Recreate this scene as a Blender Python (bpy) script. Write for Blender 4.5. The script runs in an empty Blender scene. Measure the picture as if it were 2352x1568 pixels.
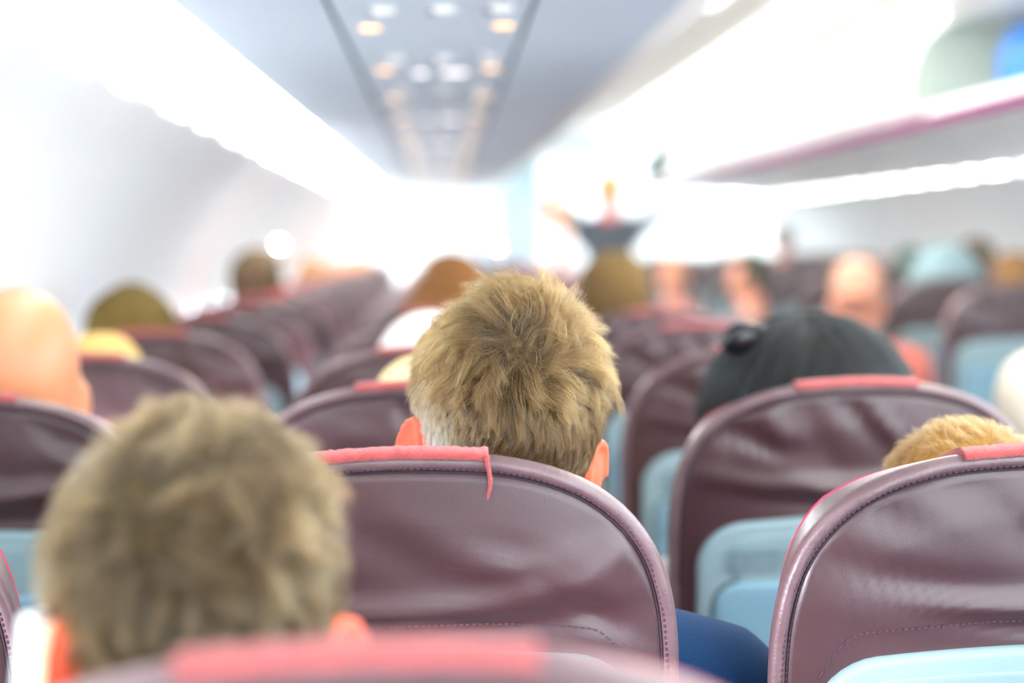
import bpy, bmesh, math, random
import numpy as np
from mathutils import Vector, Matrix, kdtree

SC = bpy.context.scene
COL = SC.collection
rng = np.random.default_rng(7)
random.seed(7)
PI = math.pi
PITCH = 0.76
CAM_Z = 1.31

# ------------------------------------------------------------------ camera, world, light, exposure
FPX = 4459.0
CX, CY = 1176.0, 784.0
VPX, VPY = 1015.0, 547.0
ROLL = math.radians(1.3)
Yc = Vector((VPX - CX, CY - VPY, -FPX)).normalized()
Xc = Vector((math.cos(ROLL), math.sin(ROLL), 0))
Xc = (Xc - Yc * Xc.dot(Yc)).normalized()
Zc = Xc.cross(Yc)
RM = Matrix((Xc, Yc, Zc))            # rows: world axes in camera space; maps camera vectors to world vectors
cam_d = bpy.data.cameras.new('camera')
cam = bpy.data.objects.new('camera', cam_d)
COL.objects.link(cam)
cam.matrix_world = Matrix.Translation((0, 0, CAM_Z)) @ RM.to_4x4()
cam_d.sensor_width = 36
cam_d.lens = FPX / 2352 * 36
cam_d.clip_start = 0.05
cam_d.dof.use_dof = True
cam_d.dof.focus_distance = 1.60
cam_d.dof.aperture_fstop = 2.6
SC.camera = cam

SC.view_settings.view_transform = 'Standard'
SC.view_settings.look = 'None'
SC.view_settings.gamma = 1
SC.view_settings.exposure = 0.08

w = bpy.data.worlds.new('daylight')
SC.world = w
w.use_nodes = True
w.node_tree.nodes['Background'].inputs[0].default_value = (0.80, 0.91, 1.0, 1)
w.node_tree.nodes['Background'].inputs[1].default_value = 11.0


def area(name, loc, size, power, rot=(0, 0, 0), color=(1, 1, 1)):
    d = bpy.data.lights.new(name, 'AREA')
    d.shape = 'RECTANGLE'
    d.size, d.size_y = size
    d.energy = power
    d.color = color
    o = bpy.data.objects.new(name, d)
    COL.objects.link(o)
    o.location = loc
    o.rotation_euler = rot
    return o


# cabin lamps: strips along the aisle ceiling, wash under the bins, daylight through the front door
for _i, _y in enumerate((0.9, 3.6, 6.0, 9.6, 13.2)):
    area('aisle_lamp', (1.07, _y, CAM_Z + 0.80), (0.5, 3.2), (42, 48, 52, 44, 26)[_i], color=(1.0, 0.985, 0.95))
area('door_daylight', (0.2, 16.2, CAM_Z + 0.1), (1.5, 1.0), 40, rot=(math.radians(-90), 0, 0), color=(0.9, 0.97, 1.0))


_sd = bpy.data.lights.new('low_sun', 'SUN')
_sd.energy = 26; _sd.angle = math.radians(14); _sd.color = (0.86, 0.84, 1.0)
_so = bpy.data.objects.new('low_sun', _sd); COL.objects.link(_so)
_so.rotation_euler = Vector((1.0, 0.80, -0.05)).to_track_quat('-Z', 'Y').to_euler()


def W(px, py, dist):
    """world point at forward distance dist (along the cabin) seen at photo pixel px, py"""
    v = RM @ Vector((px - CX, CY - py, -FPX))
    v = v * (dist / v.y)
    return Vector((v.x, v.y, v.z + CAM_Z))


# ------------------------------------------------------------------ materials
def srgb(r, g, b):
    f = lambda c: ((c / 255 + 0.055) / 1.055) ** 2.4 if c > 10 else c / 255 / 12.92
    return (f(r), f(g), f(b), 1)


def mat(name, col, rough=0.5, spec=0.5, bump=0, bscale=100, sheen=0, sss=0, sssr=(1, .3, .15), coat=0,
        var=0, vscale=5, var2=None, emit=None, estr=0, trans=0, stretch=None, alpha=None):
    m = bpy.data.materials.new(name)
    m.use_nodes = True
    nt = m.node_tree
    b = nt.nodes['Principled BSDF']
    b.inputs['Base Color'].default_value = col
    b.inputs['Roughness'].default_value = rough
    b.inputs['Specular IOR Level'].default_value = spec
    if sheen:
        b.inputs['Sheen Weight'].default_value = sheen
        b.inputs['Sheen Roughness'].default_value = 0.4
    if sss:
        b.inputs['Subsurface Weight'].default_value = sss
        b.inputs['Subsurface Radius'].default_value = sssr
        b.inputs['Subsurface Scale'].default_value = 0.012
    if coat:
        b.inputs['Coat Weight'].default_value = coat
        b.inputs['Coat Roughness'].default_value = 0.25
    if trans:
        b.inputs['Transmission Weight'].default_value = trans
    if emit:
        b.inputs['Emission Color'].default_value = emit
        b.inputs['Emission Strength'].default_value = estr
    tc = nt.nodes.new('ShaderNodeTexCoord')
    mp = nt.nodes.new('ShaderNodeMapping')
    nt.links.new(tc.outputs['Object'], mp.inputs[0])
    if stretch:
        mp.inputs['Scale'].default_value = stretch
    if bump:
        n = nt.nodes.new('ShaderNodeTexNoise')
        n.inputs['Scale'].default_value = bscale
        n.inputs['Detail'].default_value = 4
        nt.links.new(mp.outputs[0], n.inputs['Vector'])
        bp = nt.nodes.new('ShaderNodeBump')
        bp.inputs['Strength'].default_value = bump
        bp.inputs['Distance'].default_value = 0.002
        nt.links.new(n.outputs[0], bp.inputs['Height'])
        nt.links.new(bp.outputs[0], b.inputs['Normal'])
    if var:
        n = nt.nodes.new('ShaderNodeTexNoise')
        n.inputs['Scale'].default_value = vscale
        n.inputs['Detail'].default_value = 3
        nt.links.new(mp.outputs[0], n.inputs['Vector'])
        mx = nt.nodes.new('ShaderNodeMix')
        mx.data_type = 'RGBA'
        mx.inputs[6].default_value = col
        c2 = var2 or (col[0] * (1 - var), col[1] * (1 - var), col[2] * (1 - var), 1)
        mx.inputs[7].default_value = c2
        rp = nt.nodes.new('ShaderNodeValToRGB')
        rp.color_ramp.elements[0].position = 0.38
        rp.color_ramp.elements[1].position = 0.62
        nt.links.new(n.outputs[0], rp.inputs[0])
        nt.links.new(rp.outputs[0], mx.inputs[0])
        nt.links.new(mx.outputs[2], b.inputs['Base Color'])
    return m


M = {}
M['leather'] = mat('burgundy_leather', srgb(64, 40, 42), 0.40, 0.5, bump=0.10, bscale=900, var=0.12, vscale=9, coat=0.15)
M['band'] = mat('burgundy_leather_edge', srgb(96, 72, 74), 0.40, 0.6, bump=0.25, bscale=300, coat=0.15)
M['stitch'] = mat('stitch_thread', srgb(66, 42, 56), 0.8)
M['seam'] = mat('seam_cord', srgb(44, 26, 36), 0.7)
M['piping'] = mat('red_piping', srgb(205, 50, 80), 0.6)
M['felt'] = mat('coral_felt', srgb(182, 78, 76), 0.95, 0.2, bump=1.0, bscale=900, sheen=0.4, var=0.15, vscale=60)
M['shell'] = mat('blue_grey_plastic', srgb(124, 146, 150), 0.5, 0.5, bump=0.08, bscale=700)
M['tray'] = mat('pale_blue_plastic', srgb(110, 144, 158), 0.5, 0.5, bump=0.06, bscale=700)
M['gap'] = mat('dark_gap', srgb(52, 70, 70), 0.7)
M['print'] = mat('grey_print', srgb(88, 106, 118), 0.7)
M['metal'] = mat('seat_metal', srgb(150, 152, 156), 0.35)
M['metal'].node_tree.nodes['Principled BSDF'].inputs['Metallic'].default_value = 1
M['dark'] = mat('dark_plastic', srgb(60, 60, 66), 0.5)
M['wall'] = mat('sidewall_plastic', srgb(246, 249, 248), 0.5, 0.4, bump=0.05, bscale=300)
M['bin'] = mat('bin_plastic', srgb(248, 248, 243), 0.42, 0.5, bump=0.03, bscale=200)
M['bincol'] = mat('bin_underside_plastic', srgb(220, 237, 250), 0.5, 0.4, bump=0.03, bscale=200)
M['binin'] = mat('bin_divider_plastic', srgb(178, 192, 176), 0.6, 0.3)
M['binfar'] = mat('bin_divider_teal_grey', srgb(96, 120, 122), 0.7, 0.2)
M['ceil'] = mat('ceiling_plastic', srgb(246, 246, 238), 0.5, 0.3)
M['groove'] = mat('channel_dark', srgb(70, 98, 108), 0.6)
M['strip'] = mat('magenta_strip', srgb(112, 4, 84), 0.85, 0.1)
M['floor'] = mat('cabin_carpet', srgb(70, 72, 92), 0.95, 0.1, bump=0.8, bscale=400, var=0.2, vscale=80)
M['lightpanel'] = mat('lit_diffuser', (0.9, 0.9, 0.88, 1), 0.5, emit=(1, 0.995, 0.97, 1), estr=7)
M['lightpanel_bright'] = mat('lit_diffuser_bright', (0.9, 0.9, 0.88, 1), 0.5, emit=(1, 0.995, 0.97, 1), estr=24)
M['covelight'] = mat('lit_cove_diffuser', (0.9, 0.9, 0.88, 1), 0.5, emit=(1, 0.995, 0.96, 1), estr=3)
M['amber'] = mat('amber_lamp_lens', (1, .6, .25, 1), 0.4, emit=(1.0, 0.52, 0.14, 1), estr=2.4)
M['sign'] = mat('lit_sign', (.9, .9, .9, 1), 0.4, emit=(1.0, 0.96, 0.94, 1), estr=1.8)
M['lampwhite'] = mat('lamp_lens_white', (.9, .9, .9, 1), 0.4, emit=(0.95, 0.98, 1.0, 1), estr=60)
M['glass'] = mat('window_acrylic', (1, 1, 1, 1), 0.02, trans=1)
_nt = M['glass'].node_tree
_tr = _nt.nodes.new('ShaderNodeBsdfTransparent'); _gl = _nt.nodes.new('ShaderNodeBsdfGlossy'); _gl.inputs['Roughness'].default_value = .02
_ms = _nt.nodes.new('ShaderNodeMixShader'); _ms.inputs[0].default_value = .06
_nt.links.new(_tr.outputs[0], _ms.inputs[1]); _nt.links.new(_gl.outputs[0], _ms.inputs[2])
_nt.links.new(_ms.outputs[0], _nt.nodes['Material Output'].inputs[0])
M['bluebag'] = mat('blue_bag_cloth', srgb(0, 120, 215), 0.5)
M['greenbag'] = mat('olive_bag_cloth', srgb(84, 112, 40), 0.7, var=.5, vscale=8)
M['curtain'] = mat('blue_curtain', srgb(70, 130, 170), 0.85)
M['skin'] = mat('skin', srgb(226, 150, 118), 0.5, 0.4, sss=0.35, bump=0.1, bscale=300)
M['skin_bald'] = mat('skin_bald', srgb(216, 148, 106), 0.42, 0.45, sss=0.3, bump=0.1, bscale=300, var=.2, vscale=9, var2=srgb(214, 142, 100))
M['skin_ear'] = mat('skin_backlit_red', srgb(226, 96, 64), 0.45, 0.4, sss=0.8, bump=0.1, bscale=300)  # saturated red base colour paints the glow of backlit ears
M['screen'] = mat('phone_case_white', srgb(245, 240, 240), 0.3)
M['hairband'] = mat('glossy_black_plastic', srgb(14, 16, 20), 0.25)


def hairmat(name, root, tip, rough=0.32, grey=None, gpos=None):
    """strand material: root to tip gradient with per-strand variation, optional grey patch at a place on the head"""
    m = bpy.data.materials.new(name)
    m.use_nodes = True
    nt = m.node_tree
    for n in list(nt.nodes):
        if n.type != 'OUTPUT_MATERIAL':
            nt.nodes.remove(n)
    out = nt.nodes['Material Output']
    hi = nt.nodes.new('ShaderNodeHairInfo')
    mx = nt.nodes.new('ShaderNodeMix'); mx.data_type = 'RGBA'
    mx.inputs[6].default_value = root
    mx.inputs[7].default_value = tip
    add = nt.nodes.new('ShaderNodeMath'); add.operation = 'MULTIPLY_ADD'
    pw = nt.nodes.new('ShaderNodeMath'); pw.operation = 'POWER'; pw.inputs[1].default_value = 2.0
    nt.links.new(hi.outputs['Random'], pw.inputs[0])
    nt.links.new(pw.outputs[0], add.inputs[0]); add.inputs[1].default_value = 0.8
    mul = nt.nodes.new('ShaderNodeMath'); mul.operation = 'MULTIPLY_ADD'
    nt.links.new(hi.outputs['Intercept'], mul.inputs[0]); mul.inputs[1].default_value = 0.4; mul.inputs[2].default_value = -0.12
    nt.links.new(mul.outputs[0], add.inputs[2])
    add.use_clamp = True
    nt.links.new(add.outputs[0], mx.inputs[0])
    last = mx.outputs[2]
    if grey:
        tc = nt.nodes.new('ShaderNodeTexCoord')
        vd = nt.nodes.new('ShaderNodeVectorMath'); vd.operation = 'DISTANCE'
        nt.links.new(tc.outputs['Object'], vd.inputs[0]); vd.inputs[1].default_value = gpos
        mr = nt.nodes.new('ShaderNodeMapRange')
        nt.links.new(vd.outputs['Value'], mr.inputs[0])
        mr.inputs[1].default_value = 0.092; mr.inputs[2].default_value = 0.035
        mr.inputs[3].default_value = 0; mr.inputs[4].default_value = 0.95
        gt = nt.nodes.new('ShaderNodeMath'); gt.operation = 'GREATER_THAN'
        nt.links.new(mr.outputs[0], gt.inputs[0]); nt.links.new(hi.outputs['Random'], gt.inputs[1])
        m2 = nt.nodes.new('ShaderNodeMix'); m2.data_type = 'RGBA'
        nt.links.new(gt.outputs[0], m2.inputs[0]); nt.links.new(last, m2.inputs[6])
        m2.inputs[7].default_value = grey
        last = m2.outputs[2]
    d = nt.nodes.new('ShaderNodeBsdfHairPrincipled')
    d.parametrization = 'COLOR'
    d.inputs['Roughness'].default_value = rough
    d.inputs['Radial Roughness'].default_value = .5
    d.inputs['Random Roughness'].default_value = .2
    nt.links.new(last, d.inputs['Color'])
    nt.links.new(d.outputs[0], out.inputs[0])
    return m


# ------------------------------------------------------------------ mesh helpers
class MB:
    """collects vertices and faces, links them as one mesh object"""
    def __init__(s):
        s.v = []; s.f = []; s.n = 0

    def add(s, verts, faces, mtx=None):
        verts = np.asarray(verts, float).reshape(-1, 3)
        if mtx is not None:
            A = np.array(mtx)
            verts = verts @ A[:3, :3].T + A[:3, 3]
        s.v.append(verts)
        s.f += [tuple(int(i) + s.n for i in f) for f in faces]
        s.n += len(verts)
        return s

    def grid(s, P, close_u=False, close_v=False, mtx=None):
        """P: (nu, nv, 3) array"""
        P = np.asarray(P, float)
        nu, nv = P.shape[:2]
        F = []
        for i in range(nu if close_u else nu - 1):
            i2 = (i + 1) % nu
            for j in range(nv if close_v else nv - 1):
                j2 = (j + 1) % nv
                F.append((i * nv + j, i2 * nv + j, i2 * nv + j2, i * nv + j2))
        return s.add(P.reshape(-1, 3), F, mtx)

    def box(s, x0, x1, y0, y1, z0, z1, mtx=None):
        v = [(x, y, z) for x in (x0, x1) for y in (y0, y1) for z in (z0, z1)]
        f = [(0, 1, 3, 2), (4, 6, 7, 5), (0, 4, 5, 1), (2, 3, 7, 6), (0, 2, 6, 4), (1, 5, 7, 3)]
        return s.add(v, f, mtx)

    def tube(s, pts, r, seg=8, cap=True, mtx=None, flat=1.0):
        pts = [Vector(p) for p in pts]
        n = len(pts)
        rs = r if hasattr(r, '__len__') else [r] * n
        rings = []
        up = None
        for i, p in enumerate(pts):
            t = (pts[min(i + 1, n - 1)] - pts[max(i - 1, 0)]).normalized()
            if up is None:
                up = Vector((0, 0, 1)) if abs(t.z) < .9 else Vector((1, 0, 0))
            a = t.cross(up)
            if a.length < 1e-6:
                a = t.orthogonal()
            a.normalize(); b = a.cross(t).normalized(); up = b
            rings.append([p + (a * math.cos(q) + b * math.sin(q) * flat) * rs[i] for q in [2 * PI * k / seg for k in range(seg)]])
        V = [v for R in rings for v in R]
        F = []
        for i in range(n - 1):
            for k in range(seg):
                k2 = (k + 1) % seg
                F.append((i * seg + k, i * seg + k2, (i + 1) * seg + k2, (i + 1) * seg + k))
        if cap:
            F.append(tuple(range(seg - 1, -1, -1)))
            F.append(tuple((n - 1) * seg + k for k in range(seg)))
        return s.add(V, F, mtx)

    def capsule(s, p0, p1, r0, r1, sx=1.0, seg=20):
        """closed tapered limb with rounded ends"""
        p0, p1 = Vector(p0), Vector(p1)
        t = (p1 - p0); L = max(t.length, 1e-6); t = t / L
        pts, rs = [], []
        for a in (-89, -60, -35, -12):
            a = math.radians(a); pts.append(p0 + t * r0 * math.sin(a)); rs.append(r0 * math.cos(a))
        for k in range(1, 5):
            pts.append(p0.lerp(p1, k / 5)); rs.append(r0 + (r1 - r0) * k / 5)
        for a in (12, 35, 60, 89):
            a = math.radians(a); pts.append(p1 + t * r1 * math.sin(a)); rs.append(r1 * math.cos(a))
        return s.tube(pts, rs, seg)

    def ellipsoid(s, c, r, nu=28, nv=18, rot=None):
        P = []
        for i in range(nv + 1):
            a = PI * (i / nv) - PI / 2
            a = max(min(a, PI / 2 - .01), -PI / 2 + .01)
            P.append([(r[0] * math.cos(a) * math.cos(2 * PI * j / nu), r[1] * math.cos(a) * math.sin(2 * PI * j / nu), r[2] * math.sin(a)) for j in range(nu)])
        P = np.array(P)
        if rot is not None:
            P = P @ np.array(rot).T
        P = P + np.array(c)
        s.grid(P, close_v=True)
        base = s.n - P.shape[0] * nu
        s.f.append(tuple(base + j for j in range(nu - 1, -1, -1)))
        s.f.append(tuple(base + nv * nu + j for j in range(nu)))
        return s

    def mesh(s, name, material, smooth=True):
        me = bpy.data.meshes.new(name)
        me.from_pydata(np.concatenate(s.v).tolist(), [], s.f)
        bm = bmesh.new(); bm.from_mesh(me)
        bmesh.ops.recalc_face_normals(bm, faces=bm.faces)
        bm.to_mesh(me); bm.free()
        if smooth:
            me.polygons.foreach_set('use_smooth', [True] * len(me.polygons))
            if smooth != 'all':
                me.set_sharp_from_angle(angle=math.radians(38))
        if material:
            me.materials.append(material)
        return me

    def build(s, name, material, parent=None, smooth=True):
        return link(name, s.mesh(name, material, smooth), parent)


def link(name, data, parent=None):
    o = bpy.data.objects.new(name, data)
    COL.objects.link(o)
    if parent is not None:
        o.parent = parent
    return o


def empty(name, loc=(0, 0, 0), rz=0):
    o = link(name, None)
    o.empty_display_size = 0.1
    o.location = loc
    o.rotation_euler = (0, 0, rz)
    return o


def tag(o, label=None, cat=None, group=None, kind=None):
    if label: o['label'] = label
    if cat: o['category'] = cat
    if group: o['group'] = group
    if kind: o['kind'] = kind
    return o


def kids(o):
    return [c for c in bpy.data.objects if c.parent == o]


def copy_tree(o, children, parent=None):
    """children: nested list [(obj, [..])]"""
    c = o.copy()
    COL.objects.link(c)
    c.parent = parent
    for ch, sub in children:
        copy_tree(ch, sub, c)
    return c


def tree_of(o):
    return [(c, tree_of(c)) for c in kids(o)]


def prism(mb, prof, y0, y1, closed=True, nseg=1):
    """extrude a profile [(x,z)] along y"""
    prof = np.array(prof, float)
    n = len(prof)
    ys = np.linspace(y0, y1, nseg + 1)
    P = np.zeros((nseg + 1, n, 3))
    for i, y in enumerate(ys):
        P[i, :, 0] = prof[:, 0]; P[i, :, 1] = y; P[i, :, 2] = prof[:, 1] + CAM_Z
    base = mb.n
    mb.grid(P, close_v=closed)
    if closed:
        mb.f.append(tuple(base + j for j in range(n - 1, -1, -1)))
        mb.f.append(tuple(base + nseg * n + j for j in range(n)))


def smoothpath(pts, n=8):
    """Catmull-Rom through pts"""
    pts = [np.array(p, float) for p in pts]
    out = []
    for i in range(len(pts) - 1):
        p0 = pts[max(i - 1, 0)]; p1 = pts[i]; p2 = pts[i + 1]; p3 = pts[min(i + 2, len(pts) - 1)]
        for k in range(n):
            t = k / n
            out.append(0.5 * ((2 * p1) + (-p0 + p2) * t + (2 * p0 - 5 * p1 + 4 * p2 - p3) * t * t + (-p0 + 3 * p1 - 3 * p2 + p3) * t ** 3))
    out.append(pts[-1])
    return np.array(out)


# ------------------------------------------------------------------ the cabin shell
XC = 1.07                     # cabin centre line
Y0, Y1 = -1.2, 17.2
WALLP = smoothpath([(-.52, .265), (-.64, .165), (-.745, .03), (-.83, -.14), (-.885, -.34), (-.90, -.56), (-.88, -.85), (-.80, -1.31)], 5)
WIN_P = 0.535
WIN_Z0, WIN_Z1 = -.50, -.20


def sidewall(name, mirror):
    P = WALLP.copy()
    if mirror:
        P[:, 0] = 2 * XC - P[:, 0]
    inward = 1 if not mirror else -1
    nwin = int((Y1 - Y0) / WIN_P)
    mb = MB()
    ys = []
    for k in range(nwin + 1):
        y = Y0 + k * WIN_P
        for q in (0, .02, .05, .12, .155, .27, .38, .415, .485, .515):
            if y + q < Y1:
                ys.append(y + q)
    zs = P[:, 1]
    G = np.zeros((len(ys), len(P), 3))
    for i, y in enumerate(ys):
        q = (y - Y0) % WIN_P
        rib = 0.010 if min(q, WIN_P - q) < .012 else 0.0
        bow = 0.016 * math.sin(PI * q / WIN_P)
        for j in range(len(P)):
            G[i, j] = (P[j, 0] - inward * (bow - .0) + inward * 0.012 - inward * rib, y, P[j, 1] + CAM_Z)
    F = []
    nj = len(P)
    for i in range(len(ys) - 1):
        q = ((ys[i] + ys[i + 1]) / 2 - Y0) % WIN_P
        for j in range(nj - 1):
            zm = (zs[j] + zs[j + 1]) / 2
            if .155 < q < .38 and WIN_Z0 < zm < WIN_Z1:
                continue
            F.append((i * nj + j, (i + 1) * nj + j, (i + 1) * nj + j + 1, i * nj + j + 1))
    mb.add(G.reshape(-1, 3), F)
    o = mb.build(name, M['wall'])
    tag(o, kind='structure')
    return o


sidewall('wall_left', False)
sidewall('wall_right', True)

# windows: rounded frame, pane and half drawn shade
def ovalring(r0, r1, d, n=28, h=1.3):
    P = np.zeros((4, n, 3))
    for k in range(n):
        a = 2 * PI * k / n
        c, s_ = math.copysign(abs(math.cos(a)) ** .7, math.cos(a)), math.copysign(abs(math.sin(a)) ** .7, math.sin(a))
        for i, (r, x) in enumerate(((r0, -d), (r0, d), (r1, d * .4), (r1, -d))):
            P[i, k] = (x, r * c, (r + (.04)) * s_ * h)
    return P


frame_me = MB().grid(ovalring(.10, .145, .014), close_u=True, close_v=True).mesh('window_frame', M['wall'])
pm = MB()
pp = [(0, .102 * math.cos(a), .186 * math.sin(a)) for a in [2 * PI * k / 28 for k in range(28)]]
pm.add(pp, [tuple(range(28))])
pane_me = pm.mesh('window_pane', M['glass'])
nw = 0
for mirror in (False, True):
    for k in range(int((Y1 - Y0) / WIN_P)):
        y = Y0 + k * WIN_P + .2675
        if y > 17:
            continue
        nw += 1
        x = -.893 if not mirror else 2 * XC + .893
        o = link('window_%d' % nw, frame_me)
        o.location = (x, y, CAM_Z - .36)
        o.rotation_euler = (0, math.radians(-12 if mirror else 12), PI if mirror else 0)
        tag(o, kind='structure')
        link('window_pane', pane_me, o)

mb = MB(); mb.box(-1.0, 2 * XC + 1.0, Y0, Y1 + 1.5, -.05, 0)
tag(mb.build('floor', M['floor'], smooth=False), kind='structure')
# ceiling over the aisle with its shoulders
cp = smoothpath([(.50, .72), (.62, .83), (.80, .87), (1.07, .88), (1.34, .87), (1.52, .83), (1.64, .72)], 5)
mb = MB(); prism(mb, [tuple(p) for p in cp] + [(1.9, .95), (1.07, 1.0), (.24, .95)], Y0, Y1, True, 20)
tag(mb.build('ceiling', M['ceil']), kind='structure')

# unseen half height wall added to let fill light in above it
mb = MB(); mb.box(-.95, .66, Y0 - .05, Y0, 0, 1.62); mb.box(1.48, 3.1, Y0 - .05, Y0, 0, 1.62)
tag(mb.build('rear_light_baffle', M['wall'], smooth=False), kind='structure')
# front bulkhead with the lit galley opening beside the aisle
mb = MB()
mb.box(-1.0, .70, Y1, Y1 + .06, 0, CAM_Z + .9)
mb.box(1.44, 3.2, Y1, Y1 + .06, 0, CAM_Z + .9)
mb.box(.70, 1.44, Y1, Y1 + .06, CAM_Z + .62, CAM_Z + .9)
tag(mb.build('wall_front', M['wall'], smooth=False), kind='structure')
mb = MB(); mb.box(.5, 1.7, Y1 + 1.3, Y1 + 1.36, 0, CAM_Z + .9)
mb.box(.45, .5, Y1 + .06, Y1 + 1.36, 0, CAM_Z + .9)
mb.box(1.7, 1.75, Y1 + .06, Y1 + 1.36, 0, CAM_Z + .9)
tag(mb.build('wall_galley', M['wall'], smooth=False), kind='structure')

# ------------------------------------------------------------------ overhead bins
BL = 1.78
binprof = smoothpath([(1.70, .395), (1.672, .44), (1.66, .50), (1.675, .58), (1.72, .66), (1.79, .715)], 5)
by = [6.8 - 2 * BL, 6.8 - BL, 6.8, 6.8 + BL, 6.8 + 2 * BL, 6.8 + 3 * BL, 13.92, 13.92 + 2.1]
labels_r = {0: 'closed white overhead bin nearest the camera, right of the aisle', 1: 'open overhead bin at the top right corner with a blue bag inside',
            2: 'closed white overhead bin right beside the open bin holding the blue bag', 3: 'closed white overhead bin, second ahead of the open one with the blue bag',
            4: 'closed white overhead bin, third ahead of the open one with the blue bag', 5: 'closed white overhead bin just before the far open bin',
            6: 'far open overhead bin above the attendant with olive bags inside'}


def right_bin(i, y0, y1, opened):
    t = empty('overhead_bin', (0, 0, 0))
    tag(t, labels_r[i], 'overhead bin', 'overhead bins right of the aisle')
    g = .006
    m = MB()
    # floor tray, back and top of the bin
    prism(m, [(1.70, .395), (1.70, .375), (2.66, .265), (2.66, .30)], y0 + g, y1 - g)
    prism(m, [(2.40, .32), (2.44, .32), (2.44, .74), (2.40, .74)], y0 + g, y1 - g)
    prism(m, [(1.79, .715), (1.79, .745), (2.44, .745), (2.44, .715)], y0 + g, y1 - g)
    prism(m, [(1.70, .395), (1.70, .42), (1.73, .42), (1.73, .395)], y0 + g, y1 - g)
    m.build('shell', M['bin'], t)
    full = [tuple(p) for p in binprof] + [(2.40, .715), (2.40, .33)]
    for ya, yb in ((y0 + g, y0 + .03), (y1 - .03, y1 - g)):
        e = MB(); prism(e, [(max(x, 1.675 + .0), z) for x, z in full], ya, yb)
        e.build('end_divider', M['binin'] if i < 6 else M['binfar'], t)
    s = MB(); prism(s, [(1.70, .392), (1.692, .392), (1.694, .352), (1.706, .352)], y0 + g, y1 - g)
    s.build('edge_strip', M['strip'], t)
    inner = [tuple(p) for p in binprof]
    outer = [(x - .012, z + .002) for x, z in inner]
    d = MB()
    prof = outer + inner[::-1]
    if opened:      # door swung up about its top edge
        hx, hz = 1.79, .715
        a = math.radians(-92)
        prof = [(hx + (x - hx) * math.cos(a) - (z - hz) * math.sin(a), hz + .01 + (x - hx) * math.sin(a) + (z - hz) * math.cos(a)) for x, z in prof]
        prof = [(x, z) for x, z in prof]
    prism(d, prof, y0 + g + .002, y1 - g - .002)
    dr = d.build('door', M['bin'], t)
    if not opened:
        l = MB(); l.box(1.672, 1.69, (y0 + y1) / 2 - .06, (y0 + y1) / 2 + .06, CAM_Z + .405, CAM_Z + .43)
        l.build('latch', M['bin'], dr)
    return t


for i in range(7):
    right_bin(i, by[i], by[i + 1], i in (1, 6))

# bags in the open bins
def softbag(name, c, r, m, label, cat, power=.6):
    P = []
    for i in range(21):
        a = -PI / 2 + PI * i / 20
        row = []
        for j in range(36):
            b = 2 * PI * j / 36
            f = lambda v, p: math.copysign(abs(v) ** p, v)
            row.append((c[0] + r[0] * f(math.cos(a), power) * f(math.cos(b), power), c[1] + r[1] * f(math.cos(a), power) * f(math.sin(b), power),
                        c[2] + r[2] * f(math.sin(a), power)))
        P.append(row)
    o = empty(name, (c[0], c[1], c[2] - r[2]))
    P = np.array(P) - np.array(o.location)
    MB().grid(P, close_v=True).build('bag_body', m, o)
    hz = 2 * r[2]
    MB().tube([(-.06, -r[1] * .3, hz * .97), (-.05, -r[1] * .3, hz + .02), (.05, -r[1] * .3, hz + .02), (.06, -r[1] * .3, hz * .97)], .007).build('handle', M['dark'], o)
    MB().tube([(-r[0] * .9, -r[1] * .45, hz * .62), (0, -r[1] * 1.005, hz * .66), (r[0] * .9, -r[1] * .45, hz * .62)], .004).build('zip', M['dark'], o)
    tag(o, label, cat)


softbag('travel_bag', (2.04, 6.42, CAM_Z + .35 + .175), (.165, .22, .165), M['bluebag'], 'bright blue bag inside the open bin at the top right corner', 'bag', .8)
softbag('backpack', (2.00, 15.6, CAM_Z + .365 + .165), (.19, .2, .16), M['greenbag'], 'olive green backpack inside the far open bin', 'bag')
softbag('duffel_bag', (1.86, 15.05, CAM_Z + .378 + .075), (.10, .16, .07), mat('khaki_cloth', srgb(150, 160, 90), .7), 'small khaki bag in front of the olive backpack in the far bin', 'bag')

# left bins: seen from below, with a service panel channel in each underside
lprof = smoothpath([(.349, .329), (.43, .36), (.475, .43), (.48, .52), (.45, .62), (.36, .715)], 4)
LB = 2.14
pos_words = ['just ahead of the camera, at the top edge', 'second along the row over the left seats', 'third along the row over the left seats', 'fourth along the row over the left seats',
             'fifth along the row over the left seats', 'sixth along the row over the left seats', 'seventh along the row over the left seats', 'farthest along the row over the left seats']
yb = -1.0
k = 0
while yb < Y1 - .3:
    ye = min(yb + LB, Y1 - .02)
    t = empty('overhead_bin')
    tag(t, 'pale blue underside of the overhead bin ' + pos_words[min(k, 7)], 'overhead bin', 'overhead bins over the left seats')
    m = MB()
    g = .004
    for (xa, xb) in ((-.362, -.157), (.145, .349)):
        prism(m, [(xa, .329), (xb, .329), (xb, .345), (xa, .345)], yb + g, ye - g)
    m.build('underside', M['bincol'], t, smooth=False)
    m = MB(); prism(m, [tuple(p) for p in lprof] + [(.34, .70), (.33, .35)], yb + g, ye - g)
    m.build('door', M['bin'], t)
    m = MB()
    for xa, xb in ((-.157, -.148), (.136, .145)):
        prism(m, [(xa, .336), (xb, .336), (xb, .345), (xa, .345)], yb + g, ye - g)
    m.build('channel', M['groove'], t, smooth=False)
    m = MB(); prism(m, [(-.36, .70), (-.36, .72), (.38, .72), (.38, .70)], yb + g, ye - g); prism(m, [(-.362, .345), (-.35, .345), (-.35, .70), (-.362, .70)], yb + g, ye - g)
    m.build('shell', M['bin'], t)
    yb = ye; k += 1

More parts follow.
